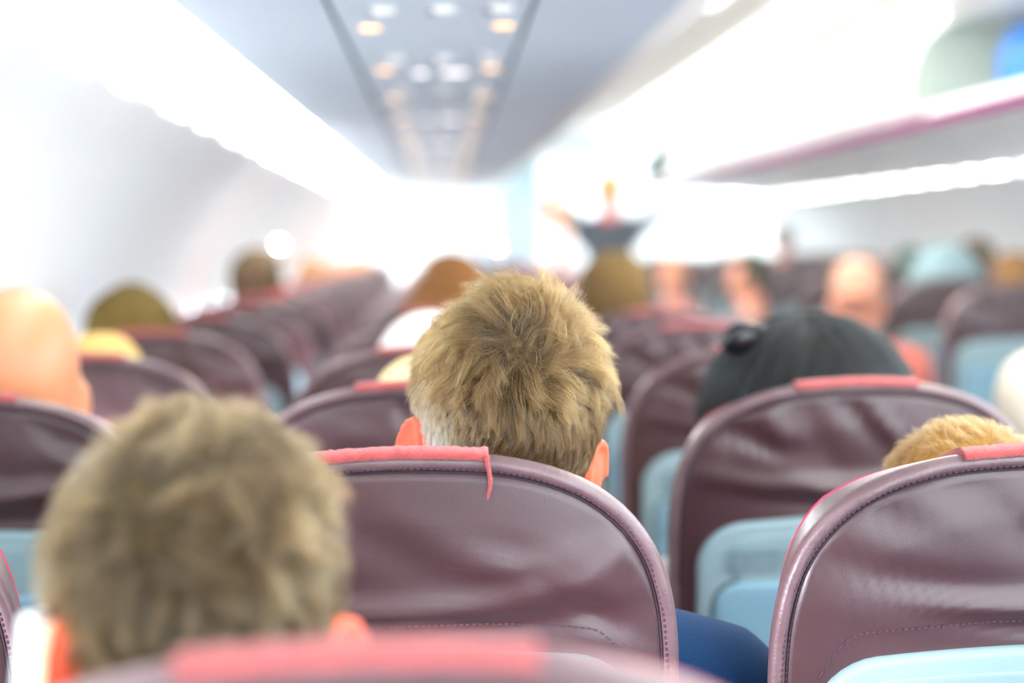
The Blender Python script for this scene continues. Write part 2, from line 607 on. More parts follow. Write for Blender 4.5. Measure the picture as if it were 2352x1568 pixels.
# service panels between the channels: one per row, with lamps, air nozzles, lit signs
psu = empty('service_panel')
m = MB(); prism(m, [(-.148, .331), (.136, .331), (.136, .345), (-.148, .345)], -.375, .375)
m.build('panel', M['bincol'], psu, smooth=False)


def disc(mb, x, y, z, r, h, seg=20, r2=None):
    P = np.zeros((2, seg, 3))
    for j in range(seg):
        a = 2 * PI * j / seg
        P[0, j] = (x + r * math.cos(a), y + r * math.sin(a), z)
        P[1, j] = (x + (r2 or r) * math.cos(a), y + (r2 or r) * math.sin(a), z + h)
    b = mb.n
    mb.grid(P, close_v=True)
    mb.f.append(tuple(b + j for j in range(seg - 1, -1, -1))); mb.f.append(tuple(b + seg + j for j in range(seg)))


for x in (-.103, .104):
    m = MB(); disc(m, x, 0, CAM_Z + .326, .015, .006); lamp = m.build('reading_lamp', M['amber'], psu)
    m = MB(); disc(m, x, 0, CAM_Z + .3285, .020, .004); m.build('bezel', M['bincol'], lamp)
for x in (-.075, .012, .095):
    m = MB(); disc(m, x, -.23, CAM_Z + .322, .014, .010, r2=.018); nz = m.build('air_nozzle', M['bin'], psu)
    m = MB(); disc(m, x - .012, -.17, CAM_Z + .329, .014, .003); m.build('nozzle_recess', M['groove'], nz)
tag(psu, 'service panel with amber reading lamps and air nozzles, nearest in the strip overhead', 'service panel', 'overhead service panels')
signs = []
for x in (-.035, .022, .045):
    m = MB(); m.box(x - .012, x + .012, .09, .13, CAM_Z + .328, CAM_Z + .334); sg = m.build('lit_sign', M['sign'], psu); signs.append(sg)
ptree = tree_of(psu)
ptree_nosign = [(o, s) for o, s in ptree if not o.name.startswith('lit_sign')]
ordw = ['nearest', 'second', 'third', 'fourth', 'fifth', 'sixth', 'seventh', 'eighth', 'ninth', 'tenth']
for k in range(3, 22):
    y = 4 * PITCH + (k - 4) * PITCH
    if y > Y1 - .4: break
    if k == 3:
        psu.location.y = y
    else:
        c = copy_tree(psu, ptree if k % 2 == 1 else ptree_nosign)
        c.location.y = y
        if k <= 9:
            c['label'] = 'overhead service panel with a pair of round amber reading lamps, %s in the strip' % ordw[k - 3]
        else:
            c['label'] = 'blurred overhead service panel with paired lamps at the far end of the strip'

# glowing light panels between the bins and the window wall, one per pair of windows
k = 0
y = 2.4 - 1.07 * 5
lpj = ['third', 'second', 'nearest']
panels = []
while y < Y1 - .2:
    t = empty('ceiling_light')
    prof = smoothpath([(-.372, .325), (-.42, .318), (-.48, .292), (-.525, .258)], 4)
    m = MB()
    ya, ye = y + .03, y + 1.07 - .03
    n = 10
    P = []
    for i in range(n + 1):
        f = i / n
        yy = ya + (ye - ya) * f
        # rounded corners toward the wall
        sh = 1 - max(0, (abs(f - .5) - .42) / .08) ** 2 * .12
        row = []
        for (px_, pz_) in prof:
            row.append((-.372 + (px_ + .372) * sh, yy, .325 + (pz_ - .325) * sh + CAM_Z))
        for (px_, pz_) in prof[::-1]:
            row.append((-.372 + (px_ + .372) * sh, yy, .325 + (pz_ - .325) * sh + CAM_Z + .012))
        P.append(row)
    m.grid(np.array(P), close_v=True)
    m.build('diffuser', M['lightpanel' if y < 5.5 else 'lightpanel_bright'], t)
    m = MB(); prism(m, [(-.365, .345), (-.53, .28), (-.53, .30), (-.365, .365)], y, y + 1.07)
    m.build('housing', M['bincol'], t)
    panels.append(t)
    y += 1.07
vis = [p for p in panels]
for i, t in enumerate(vis):
    yy = 2.4 + 1.07 * (i - 5)
    if yy < 2.3: lab = 'glowing white light panel over the window side, at the upper left corner'
    else:
        n_ = int(round((yy - 2.4) / 1.07))
        lab = ('large glowing white light panel over the window side, ' + ordw[n_].replace('nearest', 'first whole one') + ' from the upper left corner') if n_ < 6 else 'distant glowing white light panel merging into the far end of the left row'
    tag(t, ' '.join(lab.split()[:16]), 'ceiling light', 'light panels along the window side')

# the same light panels on the far side, between the right bins and the window wall
y = 2.4 + 1.07 * 3
_n = 0
while y < Y1 - .2:
    t = empty('ceiling_light')
    prof = [(2 * XC - a, b) for a, b in smoothpath([(-.372, .325), (-.42, .318), (-.48, .292), (-.525, .258)], 4)]
    m = MB(); prism(m, prof + [(a, b + .012) for a, b in prof[::-1]], y + .03, y + 1.04)
    m.build('diffuser', M['lightpanel_bright'], t)
    m = MB(); prism(m, [(2.505, .345), (2.67, .28), (2.67, .30), (2.505, .365)], y, y + 1.07)
    m.build('housing', M['bincol'], t)
    tag(t, 'blown out white light panel under the right bins along the far window wall', 'ceiling light', 'light panels along the right window wall')
    y += 1.07
# aisle ceiling lights
def lightstrip(x0, x1, y0, y1, z, label, group='aisle ceiling lights'):
    t = empty('ceiling_light')
    m = MB(); m.box(x0, x1, y0, y1, CAM_Z + z - .012, CAM_Z + z); m.build('diffuser', M['covelight'], t, smooth=False)
    m = MB()
    m.box(x0 - .012, x0, y0, y1, CAM_Z + z - .016, CAM_Z + z + .02); m.box(x1, x1 + .012, y0, y1, CAM_Z + z - .016, CAM_Z + z + .02)
    m.build('frame', M['bin'], t, smooth=False)
    tag(t, label, 'ceiling light', group)


lightstrip(.91, 1.05, 4.9, 7.35, .865, 'bright white ceiling light at the top edge over the aisle')
lightstrip(1.36, 1.50, 4.9, 8.0, .82, 'long bright ceiling light above the right bins, near end')
lightstrip(1.36, 1.50, 8.1, 11.6, .82, 'long bright ceiling light above the right bins, middle')
lightstrip(1.36, 1.50, 11.7, 16.5, .82, 'long bright ceiling light above the right bins, far end')

# small round lamps glowing at the front and on the side wall
def roundlamp(p, r, label, name='spot_lamp'):
    t = empty(name, p)
    m = MB(); m.ellipsoid((0, 0, 0), (r, r * .5, r)); m.build('lens', M['lampwhite'], t)
    m = MB(); m.tube([(0, r * .2, 0), (0, r * .9, 0)], [r * 1.3, r * 1.1], 20); m.build('bezel', M['bin'], t)
    if name == 'spot_lamp' and p.y > 15:
        MB().tube([(0, r * .8, 0), (0, Y1 - p.y + .01, 0)], r * .5, 10).build('bracket', M['metal'], t)
    tag(t, label, 'lamp')


roundlamp(W(1180, 548, 16.9), .022, 'brightest round white lamp glowing at the front of the aisle')
roundlamp(W(1141, 566, 16.95), .010, 'fainter bluish round lamp just left of the brightest lamp at the front')
roundlamp(W(642, 562, 9.0), .012, 'round white lamp glowing on the window wall beside the dark haired head')

# curtain at the front
def curtain(x0, x1, y, z0, z1, label, m_):
    t = empty('curtain', ((x0 + x1) / 2, y, z0))
    n = 60
    P = np.zeros((2, n, 3))
    for s_ in range(2):
        for i in range(n):
            u = i / (n - 1)
            P[s_, i] = ((u - .5) * (x1 - x0), .018 * math.sin(u * 2 * PI * 6), 0 if s_ == 0 else z1 - z0)
    m = MB(); m.grid(P)
    o = m.build('cloth', m_, t)
    o.modifiers.new('thick', 'SOLIDIFY').thickness = .003
    MB().tube([(-(x1 - x0) / 2 - .02, 0, z1 - z0), ((x1 - x0) / 2 + .02, 0, z1 - z0)], .008).build('rail', M['metal'], t)
    tag(t, label, 'curtain')


a = W(1100, 620, 16.6); b = W(1124, 540, 16.6)
curtain(a.x, b.x, 16.6, .02, b.z, 'narrow dark blue curtain left of the round lamps at the front', mat('navy_curtain', srgb(40, 92, 130), .85))
a = W(1150, 620, 16.8); b = W(1245, 375, 16.8)
curtain(a.x, b.x, 16.8, .02, b.z, 'pale blue curtain behind the standing passengers at the front', mat('pale_curtain', srgb(196, 222, 232), .85))

# ------------------------------------------------------------------ seats
RECL = math.radians(11)
SEAT_TOP = 1.145
half = [(0.0, 0.0), (.0005, .023), (.0035, .075), (.008, .1), (.0125, .116), (.024, .147), (.045, .177), (.07, .199), (.095, .212), (.127, .2205), (.16, .2245), (.22, .2255), (.34, .224),
        (.46, .222), (.56, .218), (.62, .212), (.66, .20), (.69, .175), (.705, .13), (.71, .07), (.71, .0)]


def seat_outline(n=150):
    P = smoothpath([(h, s) for s, h in half], 10)
    L = np.concatenate([[0], np.cumsum(np.linalg.norm(np.diff(P, axis=0), axis=1))])
    q = np.linspace(0, L[-1], n // 2 + 1)
    R = np.stack([np.interp(q, L, P[:, 0]), np.interp(q, L, P[:, 1])], 1)
    for _ in range(3):
        R[1:-1] = .25 * R[:-2] + .5 * R[1:-1] + .25 * R[2:]
    left = R[1:-1][::-1].copy(); left[:, 0] *= -1
    return np.concatenate([R, left])          # (n, 2): lateral, down


OUT = seat_outline()
d_ = np.roll(OUT, -1, 0) - np.roll(OUT, 1, 0)
NRM = np.stack([-d_[:, 1], d_[:, 0]], 1)
NRM /= np.linalg.norm(NRM, axis=1)[:, None]
if (NRM[len(OUT) // 4] * (OUT[len(OUT) // 4] - np.array([0, .35]))).sum() < 0:
    NRM = -NRM


UPN = -NRM[:, 1]
TAPER = np.interp(UPN, [-1, -.2, 0, .4, .7, .9, 1], [.3, .25, .25, .25, .24, .32, .38])


def S(u, s, t):
    """seat back coordinates: lateral, down, forward -> seat local"""
    return np.stack([u, s * math.sin(RECL) + t * math.cos(RECL), SEAT_TOP - s * math.cos(RECL) + t * math.sin(RECL)], -1)


def bulge(u, s):
    """depth of the back surface: pillowy"""
    e = np.clip(1 - (np.abs(u) / .225) ** 3.2, 0, 1) ** .7 * np.clip(1 - np.exp(-s / .035), 0, 1)
    return -.012 * e


def wrinkles(u, s, seed):
    r = np.random.default_rng(seed)
    z = np.zeros_like(u)
    if seed % 4 == 0:      # broad soft creases from the upper left to the lower right, as on the middle seat
        fl = [(-.02, .06, .55, .10, .018, .0028), (.06, .09, .35, .12, .016, -.0030), (.03, .125, -.12, .16, .014, -.0055), (.10, .105, -.30, .09, .012, .0035),
              (.15, .085, -.25, .07, .010, -.003), (-.10, .11, .2, .12, .014, .002), (.02, .145, .03, .2, .008, .003), (-.15, .04, .6, .05, .012, .002), (.16, .14, .5, .06, .008, .002)]
    else:                  # steep pulls fanning from the top edge
        fl = []
        for k in range(7):
            fl.append((-.15 + .05 * k + r.uniform(-.015, .015), r.uniform(.03, .07), PI / 2 - .9 * (-.15 + .05 * k) * 3 - .55 + r.uniform(-.25, .25), r.uniform(.035, .07), r.uniform(.006, .011),
                       r.uniform(-.0045, .0045)))
        fl += [(.0, .125, -.05, .2, .012, -.005), (.0, .15, .03, .2, .008, .003)]
        for k in range(4):
            fl.append((r.uniform(-.17, .17), r.uniform(.06, .13), r.uniform(-.5, .9), r.uniform(.04, .09), r.uniform(.008, .014), r.uniform(-.003, .003)))
    for cx_, cs_, ang, ln, wd, am in fl:
        a = (u - cx_) * math.cos(ang) + (s - cs_) * math.sin(ang)
        b = -(u - cx_) * math.sin(ang) + (s - cs_) * math.cos(ang) + .12 * a * a / max(ln, .01)
        z += 2.1 * am * np.exp(-(a / ln) ** 2 - (b / wd) ** 2)
    return z


def seat_meshes(seed):
    n = len(OUT)
    IN1 = OUT - NRM * .0145          # seam line
    c0 = np.array([0, .35])
    lam = np.concatenate([np.linspace(0.02, .9, 46), np.linspace(.915, 1, 8)])
    P = np.zeros((len(lam), n, 3))
    for i, l in enumerate(lam):
        q = c0 + (IN1 - c0) * l
        u, s = q[:, 0], q[:, 1]
        edge = np.clip((1 - l) / .03, 0, 1)
        t = bulge(u, s) * np.clip((1 - l) / .12, 0, 1) ** .5 + wrinkles(u, s, seed) * edge + .0022 * (1 - np.clip((1 - l) / .008, 0, 1))
        P[i] = S(u, s, t)
    cov = MB(); cov.grid(P, close_v=True)
    cov.add([S(np.array(0.), np.array(.35), np.array(-.012))], [])
    b = cov.n - 1
    for j in range(n):
        cov.f.append((b, (j + 1) % n, j))
    cover = cov.mesh('back_cover', M['leather'], 'all')
    # leather band round the edge, over to the front cushion
    rings = []
    rr = np.random.default_rng(seed + 5)
    ph = rr.uniform(0, 6, 4)
    ar = np.arange(n)
    puck = .0007 * np.sin(ar * 1.9 + ph[0]) + .0009 * np.sin(ar * .63 + ph[1])
    for off, t in ((-.0145, .0025), (-.0135, .0002), (-.011, -.0022), (-.007, -.003), (-.003, -.001), (-.0008, .004), (0, .012), (0, .03), (0, .05), (0, .07), (-.001, .080), (-.004, .085)):
        q = OUT + NRM * (off - TAPER * max(t - .006, 0))[:, None]
        rings.append(S(q[:, 0], q[:, 1], np.full(n, t) + puck * (1 if -.012 < off < -.002 else .0)))
    bnd = MB(); bnd.grid(np.array(rings), close_v=True)
    band = bnd.mesh('edge_band', M['band'], 'all')
    # seam cord between cover and band
    cord = MB()
    q = OUT - NRM * .0150
    pts = S(q[:, 0], q[:, 1], np.full(n, .0006))
    ring = []
    for k in range(6):
        a = 2 * PI * k / 6
        o2 = OUT - NRM * (.0150 + .0011 * math.cos(a))
        ring.append(S(o2[:, 0], o2[:, 1], np.full(n, .0004 + .0011 * math.sin(a))))
    cord.grid(np.array(ring), close_u=True, close_v=True)
    seam = cord.mesh('seam', M['seam'])
    # red piping on the front edge
    pip = MB()
    ring = []
    for k in range(7):
        a = 2 * PI * k / 7
        o2 = OUT + NRM * (-.0020 + .0026 * math.cos(a) - TAPER * .080)[:, None]
        ring.append(S(o2[:, 0], o2[:, 1], np.full(n, .084 + .0028 * math.sin(a))))
    pip.grid(np.array(ring), close_u=True, close_v=True)
    piping = pip.mesh('piping', M['piping'])
    # front cushion
    fr = MB()
    P = np.zeros((14, n, 3))
    for i, l in enumerate(np.linspace(.03, 1, 14)):
        q = c0 + ((OUT - NRM * (.005 + TAPER * .079)[:, None]) - c0) * l
        P[i] = S(q[:, 0], q[:, 1], .085 + .035 * (1 - l ** 4) * np.ones(n) - .02 * np.exp(-(q[:, 0] / .12) ** 2))
    fr.grid(P, close_v=True)
    fr.f.append(tuple(fr.n - 14 * n + j for j in range(n)))
    front = fr.mesh('backrest_cushion', M['leather'], 'all')
    # stitches: beside the seam on both sides, and the arched double row above the tray shell
    st = MB()

    def dash(u0, s0, u1, s1, t, h=.0007):
        d = np.array([u1 - u0, s1 - s0]); L = np.linalg.norm(d); nn = np.array([-d[1], d[0]]) / max(L, 1e-9) * h
        V = []
        for tt in (t, t - .0009):
            for (a, b2) in ((u0 - nn[0], s0 - nn[1]), (u0 + nn[0], s0 + nn[1]), (u1 + nn[0], s1 + nn[1]), (u1 - nn[0], s1 - nn[1])):
                V.append(S(np.array(a), np.array(b2), np.array(tt)))
        st.add(V, [(0, 1, 2, 3), (4, 7, 6, 5), (0, 4, 5, 1), (1, 5, 6, 2), (2, 6, 7, 3), (3, 7, 4, 0)])
    L = np.concatenate([[0], np.cumsum(np.linalg.norm(np.diff(np.vstack([OUT, OUT[:1]]), axis=0), axis=1))])
    O2 = np.vstack([OUT - NRM * .0118, (OUT - NRM * .0118)[:1]])
    q = np.arange(0, L[-1], .0052)
    for a in q:
        u0, s0 = np.interp(a, L, O2[:, 0]), np.interp(a, L, O2[:, 1])
        u1, s1 = np.interp(a + .003, L, O2[:, 0]), np.interp(a + .003, L, O2[:, 1])
        if s0 < .4:
            dash(u0, s0, u1, s1, -.0021)
    stitch = st.mesh('stitching', M['stitch'], False)
    st = MB()
    path = [(u, .1405 + .010 * abs(u / .17) ** 2.2 + .045 * max(0, (abs(u) - .15) / .04) ** 2) for u in np.linspace(-.19, .19, 75)]
    for i in range(len(path) - 1):
        (u0, s0), (u1, s1) = path[i], path[i + 1]
        um, sm_ = u0 + (u1 - u0) * .62, s0 + (s1 - s0) * .62
        tt = float(bulge(np.array(u0), np.array(s0)) + wrinkles(np.array(u0), np.array(s0), seed))
        dash(u0, s0, um, sm_, tt - .0003, .0006)
    arch = st.mesh('arch_stitching', M['stitch'], False)
    return dict(arch_stitching=arch, back_cover=cover, edge_band=band, seam=seam, piping=piping, backrest_cushion=front, stitching=stitch)


def rrect(w, h, r, n=8, top_arch=0):
    """rounded rectangle loop centred on u=0, s from 0 to h"""
    P = []
    for cx_, cy_, a0 in ((w - r, r, -90), (w - r, h - r, 0), (-w + r, h - r, 90), (-w + r, r, 180)):
        for k in range(n + 1):
            a = math.radians(a0 + 90 * k / n)
            P.append((cx_ + r * math.cos(a), cy_ + r * math.sin(a)))
    Q = []
    m_ = len(P)
    for i in range(m_):           # densify the long edges
        p, q = np.array(P[i]), np.array(P[(i + 1) % m_])
        L = np.linalg.norm(q - p)
        k = max(1, int(L / .02))
        for j in range(k):
            Q.append(p + (q - p) * j / k)
    Q = np.array(Q)
    if top_arch:
        Q[:, 1] += top_arch * (Q[:, 0] / w) ** 2 * np.clip(1 - Q[:, 1] / (h * .5), 0, 1)
    return Q


def pad(mb, loop, s0, t_back, t_front, bev, curve=0.0, fill=True, rings=()):
    """solid with rounded rim following the loop; t_back: its rear face nearest the camera"""
    loop = np.array(loop); c = loop.mean(0)
    d = np.roll(loop, -1, 0) - np.roll(loop, 1, 0)
    nn = np.stack([-d[:, 1], d[:, 0]], 1); nn /= np.maximum(np.linalg.norm(nn, axis=1), 1e-9)[:, None]
    if ((loop - c) * nn).sum() < 0: nn = -nn
    R = []
    cv = lambda q: curve * (q[:, 0] / .2) ** 2
    R.append((loop, t_front))
    R.append((loop, t_back + bev))
    for a in (30, 60, 90):
        a = math.radians(a)
        R.append((loop - nn * bev * (1 - math.cos(a)), t_back + bev * (1 - math.sin(a))))
    if fill:
        base = loop - nn * bev
        for l in (.9, .6, .3, .05):
            R.append((c + (base - c) * l, t_back))
    P = [S(q[:, 0], q[:, 1] + s0, t + cv(q)) for q, t in R]
    mb.grid(np.array(P), close_v=True)
    n = len(loop)
    if fill:
        b = mb.n
        mb.f.append(tuple(b - n + j for j in range(n)))


SHELL_LOOP = rrect(.1905, .50, .052, top_arch=.014)
TRAY_LOOP = rrect(.171, .262, .034)
m = MB(); pad(m, SHELL_LOOP, .161, -.020, .01, .007, curve=.003)
# shallow step below the upper lip
SHELL_ME = m.mesh('tray_shell', M['shell'], 'all')
m = MB(); pad(m, rrect(.150, .062, .02, top_arch=.006), .180, -.0222, -.018, .002, curve=.003); LIP_ME = m.mesh('notice_plate', M['shell'], 'all')
m = MB(); pad(m, rrect(.1745, .269, .037), .2365, -.0208, -.015, .0008, curve=.003); GAP_ME = m.mesh('tray_gap', M['gap'], 'all')
m = MB(); pad(m, TRAY_LOOP, .2400, -.0285, -.015, .006, curve=.003); TRAY_ME = m.mesh('tray_table', M['tray'], 'all')
m = MB(); pad(m, rrect(.022, .03, .008), .222, -.036, -.02, .003); LATCH_ME = m.mesh('tray_latch', M['shell'], 'all')
m = MB(); pad(m, rrect(.165, .12, .02), .525, -.034, -.015, .006); POCKET_ME = m.mesh('seat_pocket', M['leather'], 'all')
# felt strip along the top centre: sits over the edge band
ft = MB()
us = np.linspace(-.0725, .0725, 50)
svals = np.interp(np.abs(us), [h for s, h in half[:8]], [s for s, h in half[:8]])
fr_ = np.random.default_rng(3)
fuzz = fr_.normal(0, .0004, (12, 50))
P = []
for i, (off, t) in enumerate(((.0040, -.0015), (.0036, -.0038), (.0012, -.0048), (-.0018, -.0034), (-.0036, .002), (-.0030, .012), (.0020, .025), (.0090, .04), (.018, .06), (.028, .08))):
    P.append(S(us, svals + off + fuzz[i] * (1 if i < 7 else .3), np.full(50, t)))
for (off, t) in ((.032, .074), (.005, .002), ):
    P.append(S(us, svals + off, np.full(50, t)))
ft.grid(np.array(P), close_u=True)
b = ft.n - 12 * 50
ft.f.append(tuple(b + i * 50 for i in range(12))); ft.f.append(tuple(b + i * 50 + 49 for i in range(11, -1, -1)))
FELT_ME = ft.mesh('felt_strip', M['felt'], 'all')

# lower seat: cushion, armrests, legs
m = MB()
ring = []
for (k, z, y0, y1, hw) in ((0, .36, .14, .60, .215), (1, .36, .13, .62, .222), (2, .40, .12, .635, .226), (3, .45, .12, .63, .226), (4, .468, .13, .61, .22), (5, .475, .16, .57, .19), (6, .478, .3, .4, .05)):
    L = rrect(hw, y1 - y0, min(.05, hw * .5, (y1 - y0) * .4))
    ring.append(np.stack([L[:, 0], L[:, 1] + y0, np.full(len(L), z)], 1))
mn = min(len(r) for r in ring)
ring = [r[np.linspace(0, len(r) - 1, mn).astype(int)] for r in ring]
m.grid(np.array(ring), close_v=True); m.f.append(tuple(range(mn)));
CUSH_ME = m.mesh('seat_cushion', M['leather'], 'all')
m = MB(); m.box(-.02, .02, .12, .16, .33, .66); m.tube([(0, .14, .655), (0, .47, .655)], [.024, .022], 12, flat=.8)
ARM_ME = m.mesh('armrest', M['dark'])
m = MB(); m.tube([(0, .22, .36), (0, .15, 0.0)], .017, 8); LEG1 = m.mesh('leg', M['metal'])
m = MB(); m.tube([(0, .50, .36), (0, .56, 0.0)], .017, 8); LEG2 = m.mesh('leg', M['metal'])
m = MB(); m.tube([(-.24, .24, .345), (.24, .24, .345)], .018, 8); m.tube([(-.24, .48, .345), (.24, .48, .345)], .018, 8); RAIL = m.mesh('seat_frame', M['metal'])

LEATHERS = [seat_meshes(s) for s in (0, 1, 2, 3)]


def text_mesh(txt, size, align='LEFT'):
    c = bpy.data.curves.new('t', 'FONT'); c.body = txt; c.size = size; c.align_x = align; c.extrude = .0002; c.space_line = 1.15
    o = bpy.data.objects.new('t', c); COL.objects.link(o)
    bpy.context.view_layer.update()
    me = bpy.data.meshes.new_from_object(o.evaluated_get(bpy.context.evaluated_depsgraph_get()))
    bpy.data.objects.remove(o)
    return me


NOTICE = text_mesh('FASTEN SEATBELT WHEN SEATED\nLIFE VEST IS LOCATED UNDER YOUR SEAT\nPLEASE FOLLOW CREW INSTRUCTIONS AT ALL TIMES', .0088)
NOTICE.name = 'printed_notice'
NOTICE.materials.append(M['print'])
NOTICE.transform(Matrix.Translation((0, .0009, 0)))


def seat(x, y, label, group, variant, detail=2, felt=True, dz=0.0, rz=0.0, recl=0.0, plain=None):
    t = empty('airline_seat', (x, y, dz), rz)
    tag(t, label, 'seat', group)
    L = LEATHERS[variant % 4]
    for k in ('back_cover', 'edge_band', 'backrest_cushion'):
        link(k, L[k], t)
    if detail >= 1:
        link('seam', L['seam'], t); link('piping', L['piping'], t)
    if felt:
        link('felt_strip', FELT_ME, t)
    sh = link('tray_shell', SHELL_ME, t)
    link('tray_table', TRAY_ME, t)
    link('seat_cushion', CUSH_ME, t)
    link('seat_frame', RAIL, t)
    for sx in (-.2, .2):
        for me in (LEG1, LEG2):
            o = link('leg', me, t); o.location.x = sx
    if detail >= 1:
        link('tray_gap', GAP_ME, sh)
        link('tray_latch', LATCH_ME, t)
        link('seat_pocket', POCKET_ME, t)
        link('notice_plate', LIP_ME, sh)
    if detail >= 2:
        link('stitching', L['stitching'], t); link('arch_stitching', L['arch_stitching'], t)
        o = link('printed_notice', NOTICE, sh)
        p = S(np.array(-.158), np.array(.208), np.array(-.0228))
        o.location = p
        o.rotation_euler = (math.radians(90) + RECL, 0, 0)
    for sx in (-.255, .255):
        if detail >= 1 or sx > 0:
            o = link('armrest', ARM_ME, t); o.location.x = sx
    return t


XA, XB, XCc = -.565, -.034, .492
NUM = {1: 'first', 2: 'second', 3: 'third', 4: 'fourth', 5: 'fifth', 6: 'sixth', 7: 'seventh', 8: 'eighth', 9: 'ninth', 10: 'tenth'}
spec = {
    ('B', 1): 'big blurred burgundy seat top with a wide coral strip along the bottom edge',
    ('B', 2): 'sharp burgundy leather seat with coral strip and dangling thread, behind the man in focus',
    ('C', 2): 'dark burgundy seat at the bottom right corner, in front of the short light brown hair',
    ('C', 3): 'burgundy seat with creased top and printed notice, behind the woman with long black hair',
    ('A', 2): 'dark seat edge cut off at the lower left border',
    ('A', 3): 'lavender lit burgundy seat at the left border below the bald head',
    ('A', 4): 'burgundy seat behind the small blond head on the window side',
    ('A', 5): 'burgundy seat below the brown bushy head on the window side',
    ('B', 3): 'creased burgundy seat with coral strip just left of the head in focus',
    ('B', 4): 'burgundy seat below the white cap left of the head in focus',
    ('C', 4): 'burgundy seat left of the long black hair, with a pale tray shell',
}
for k in range(1, 21):
    for col, x in (('A', XA), ('B', XB), ('C', XCc)):
        if k == 1 and col != 'B': continue
        xx = x
        if k >= 3 and col == 'C': xx = .50
        if k >= 3 and col == 'A': xx = -.575
        colw = {'A': 'window column', 'B': 'middle column', 'C': 'aisle column left of the aisle'}[col]
        lab = spec.get((col, k))
        if not lab:
            lab = ('burgundy seat in the %s of the left block, %s row from the camera' % (colw.replace(' left of the aisle', ''), NUM[k])) if k <= 10 else \
                'small blurred burgundy seat in the far rows left of the aisle'
        v = 0 if (k, col) in ((2, 'B'), (1, 'B'), (2, 'C')) else (k * 3 + ord(col)) % 3 + 1
        dz = {('B', 1): .001, ('B', 2): -.003, ('C', 2): -.013, ('A', 3): -.007}.get((col, k), -.016 if col == 'C' else -.005)
        xx += {('B', 1): -.004, ('B', 2): -.006, ('C', 2): -.010, ('C', 3): -.012}.get((col, k), 0)
        seat(xx, k * PITCH, lab, 'seats left of the aisle', v, 2 if k <= 4 else (1 if k <= 8 else 0), True, dz)
for k in range(7, 20):
    for j, x in enumerate((1.665, 2.175, 2.685)):
        if j == 1 and k < 9 or j == 2 and k < 11: continue
        y = (k + .27) * PITCH
        colw = ('aisle column', 'middle column', 'window column')[j]
        n_ = k - 6
        lab = ('burgundy seat with pale tray shell right of the aisle, %s, %s row in view' % (colw, NUM[n_])) if n_ <= 6 else 'small blurred burgundy seat in the far rows right of the aisle'
        seat(x, y, lab, 'seats right of the aisle', (k + j) % 3 + 1, 1 if k <= 8 else 0, False)

# dangling thread on the felt strip of the seat in focus
m = MB()
pts = [S(np.array(.071 + a), np.array(b_), np.array(c)) for a, b_, c in ((0, .0015, -.006), (.0003, .008, -.0078), (.0018, .016, -.0080), (.0026, .022, -.0065), (.0018, .029, -.0055), (.0002, .035, -.0055), (.0, .038, -.0052))]
m.tube(pts, [.0020, .0018, .0017, .0018, .0016, .0014, .0008], 7)
thr = m.mesh('loose_thread', M['felt'])
for o in list(bpy.data.objects):
    if o.name.startswith('airline_seat') and o.get('label') == spec[('B', 2)]:
        for c in kids(o):
            if c.name.startswith('felt_strip'):
                link('loose_thread', thr, c)
                FOCUS_SEAT = o

# ------------------------------------------------------------------ people
def headR(d, ax=.0745, ay=.096, az=.113):
    """skull radius along unit directions d (n,3); face towards +y"""
    x, y, z = d[:, 0], d[:, 1], d[:, 2]
    zz = np.clip(-z, 0, 1)
    a = ax * (1 - .16 * zz ** 1.5) * (1 + .05 * np.clip(z, 0, 1))
    b = ay * np.where(y < 0, 1 - .22 * zz, 1 - .06 * zz)
    p = 2.25
    return ((np.abs(x) / a) ** p + (np.abs(y) / b) ** p + (np.abs(z) / az) ** p) ** (-1 / p)


def sphere_dirs(nu, nv):
    D = []
    for i in range(nv + 1):
        a = -PI / 2 + .002 + (PI - .004) * i / nv
        for j in range(nu):
            b = 2 * PI * j / nu
            D.append((math.cos(a) * math.cos(b), math.cos(a) * math.sin(b), math.sin(a)))
    return np.array(D)


def dirgrid(mb, D, R, nu, nv, A=None, c=(0, 0, 0)):
    V = D * R[:, None]
    if A is not None:
        V = V @ np.array(A).T
    V = V + np.array(c)
    base = mb.n
    mb.grid(V.reshape(nv + 1, nu, 3), close_v=True)
    mb.f.append(tuple(base + j for j in range(nu - 1, -1, -1)))
    mb.f.append(tuple(base + nv * nu + j for j in range(nu)))


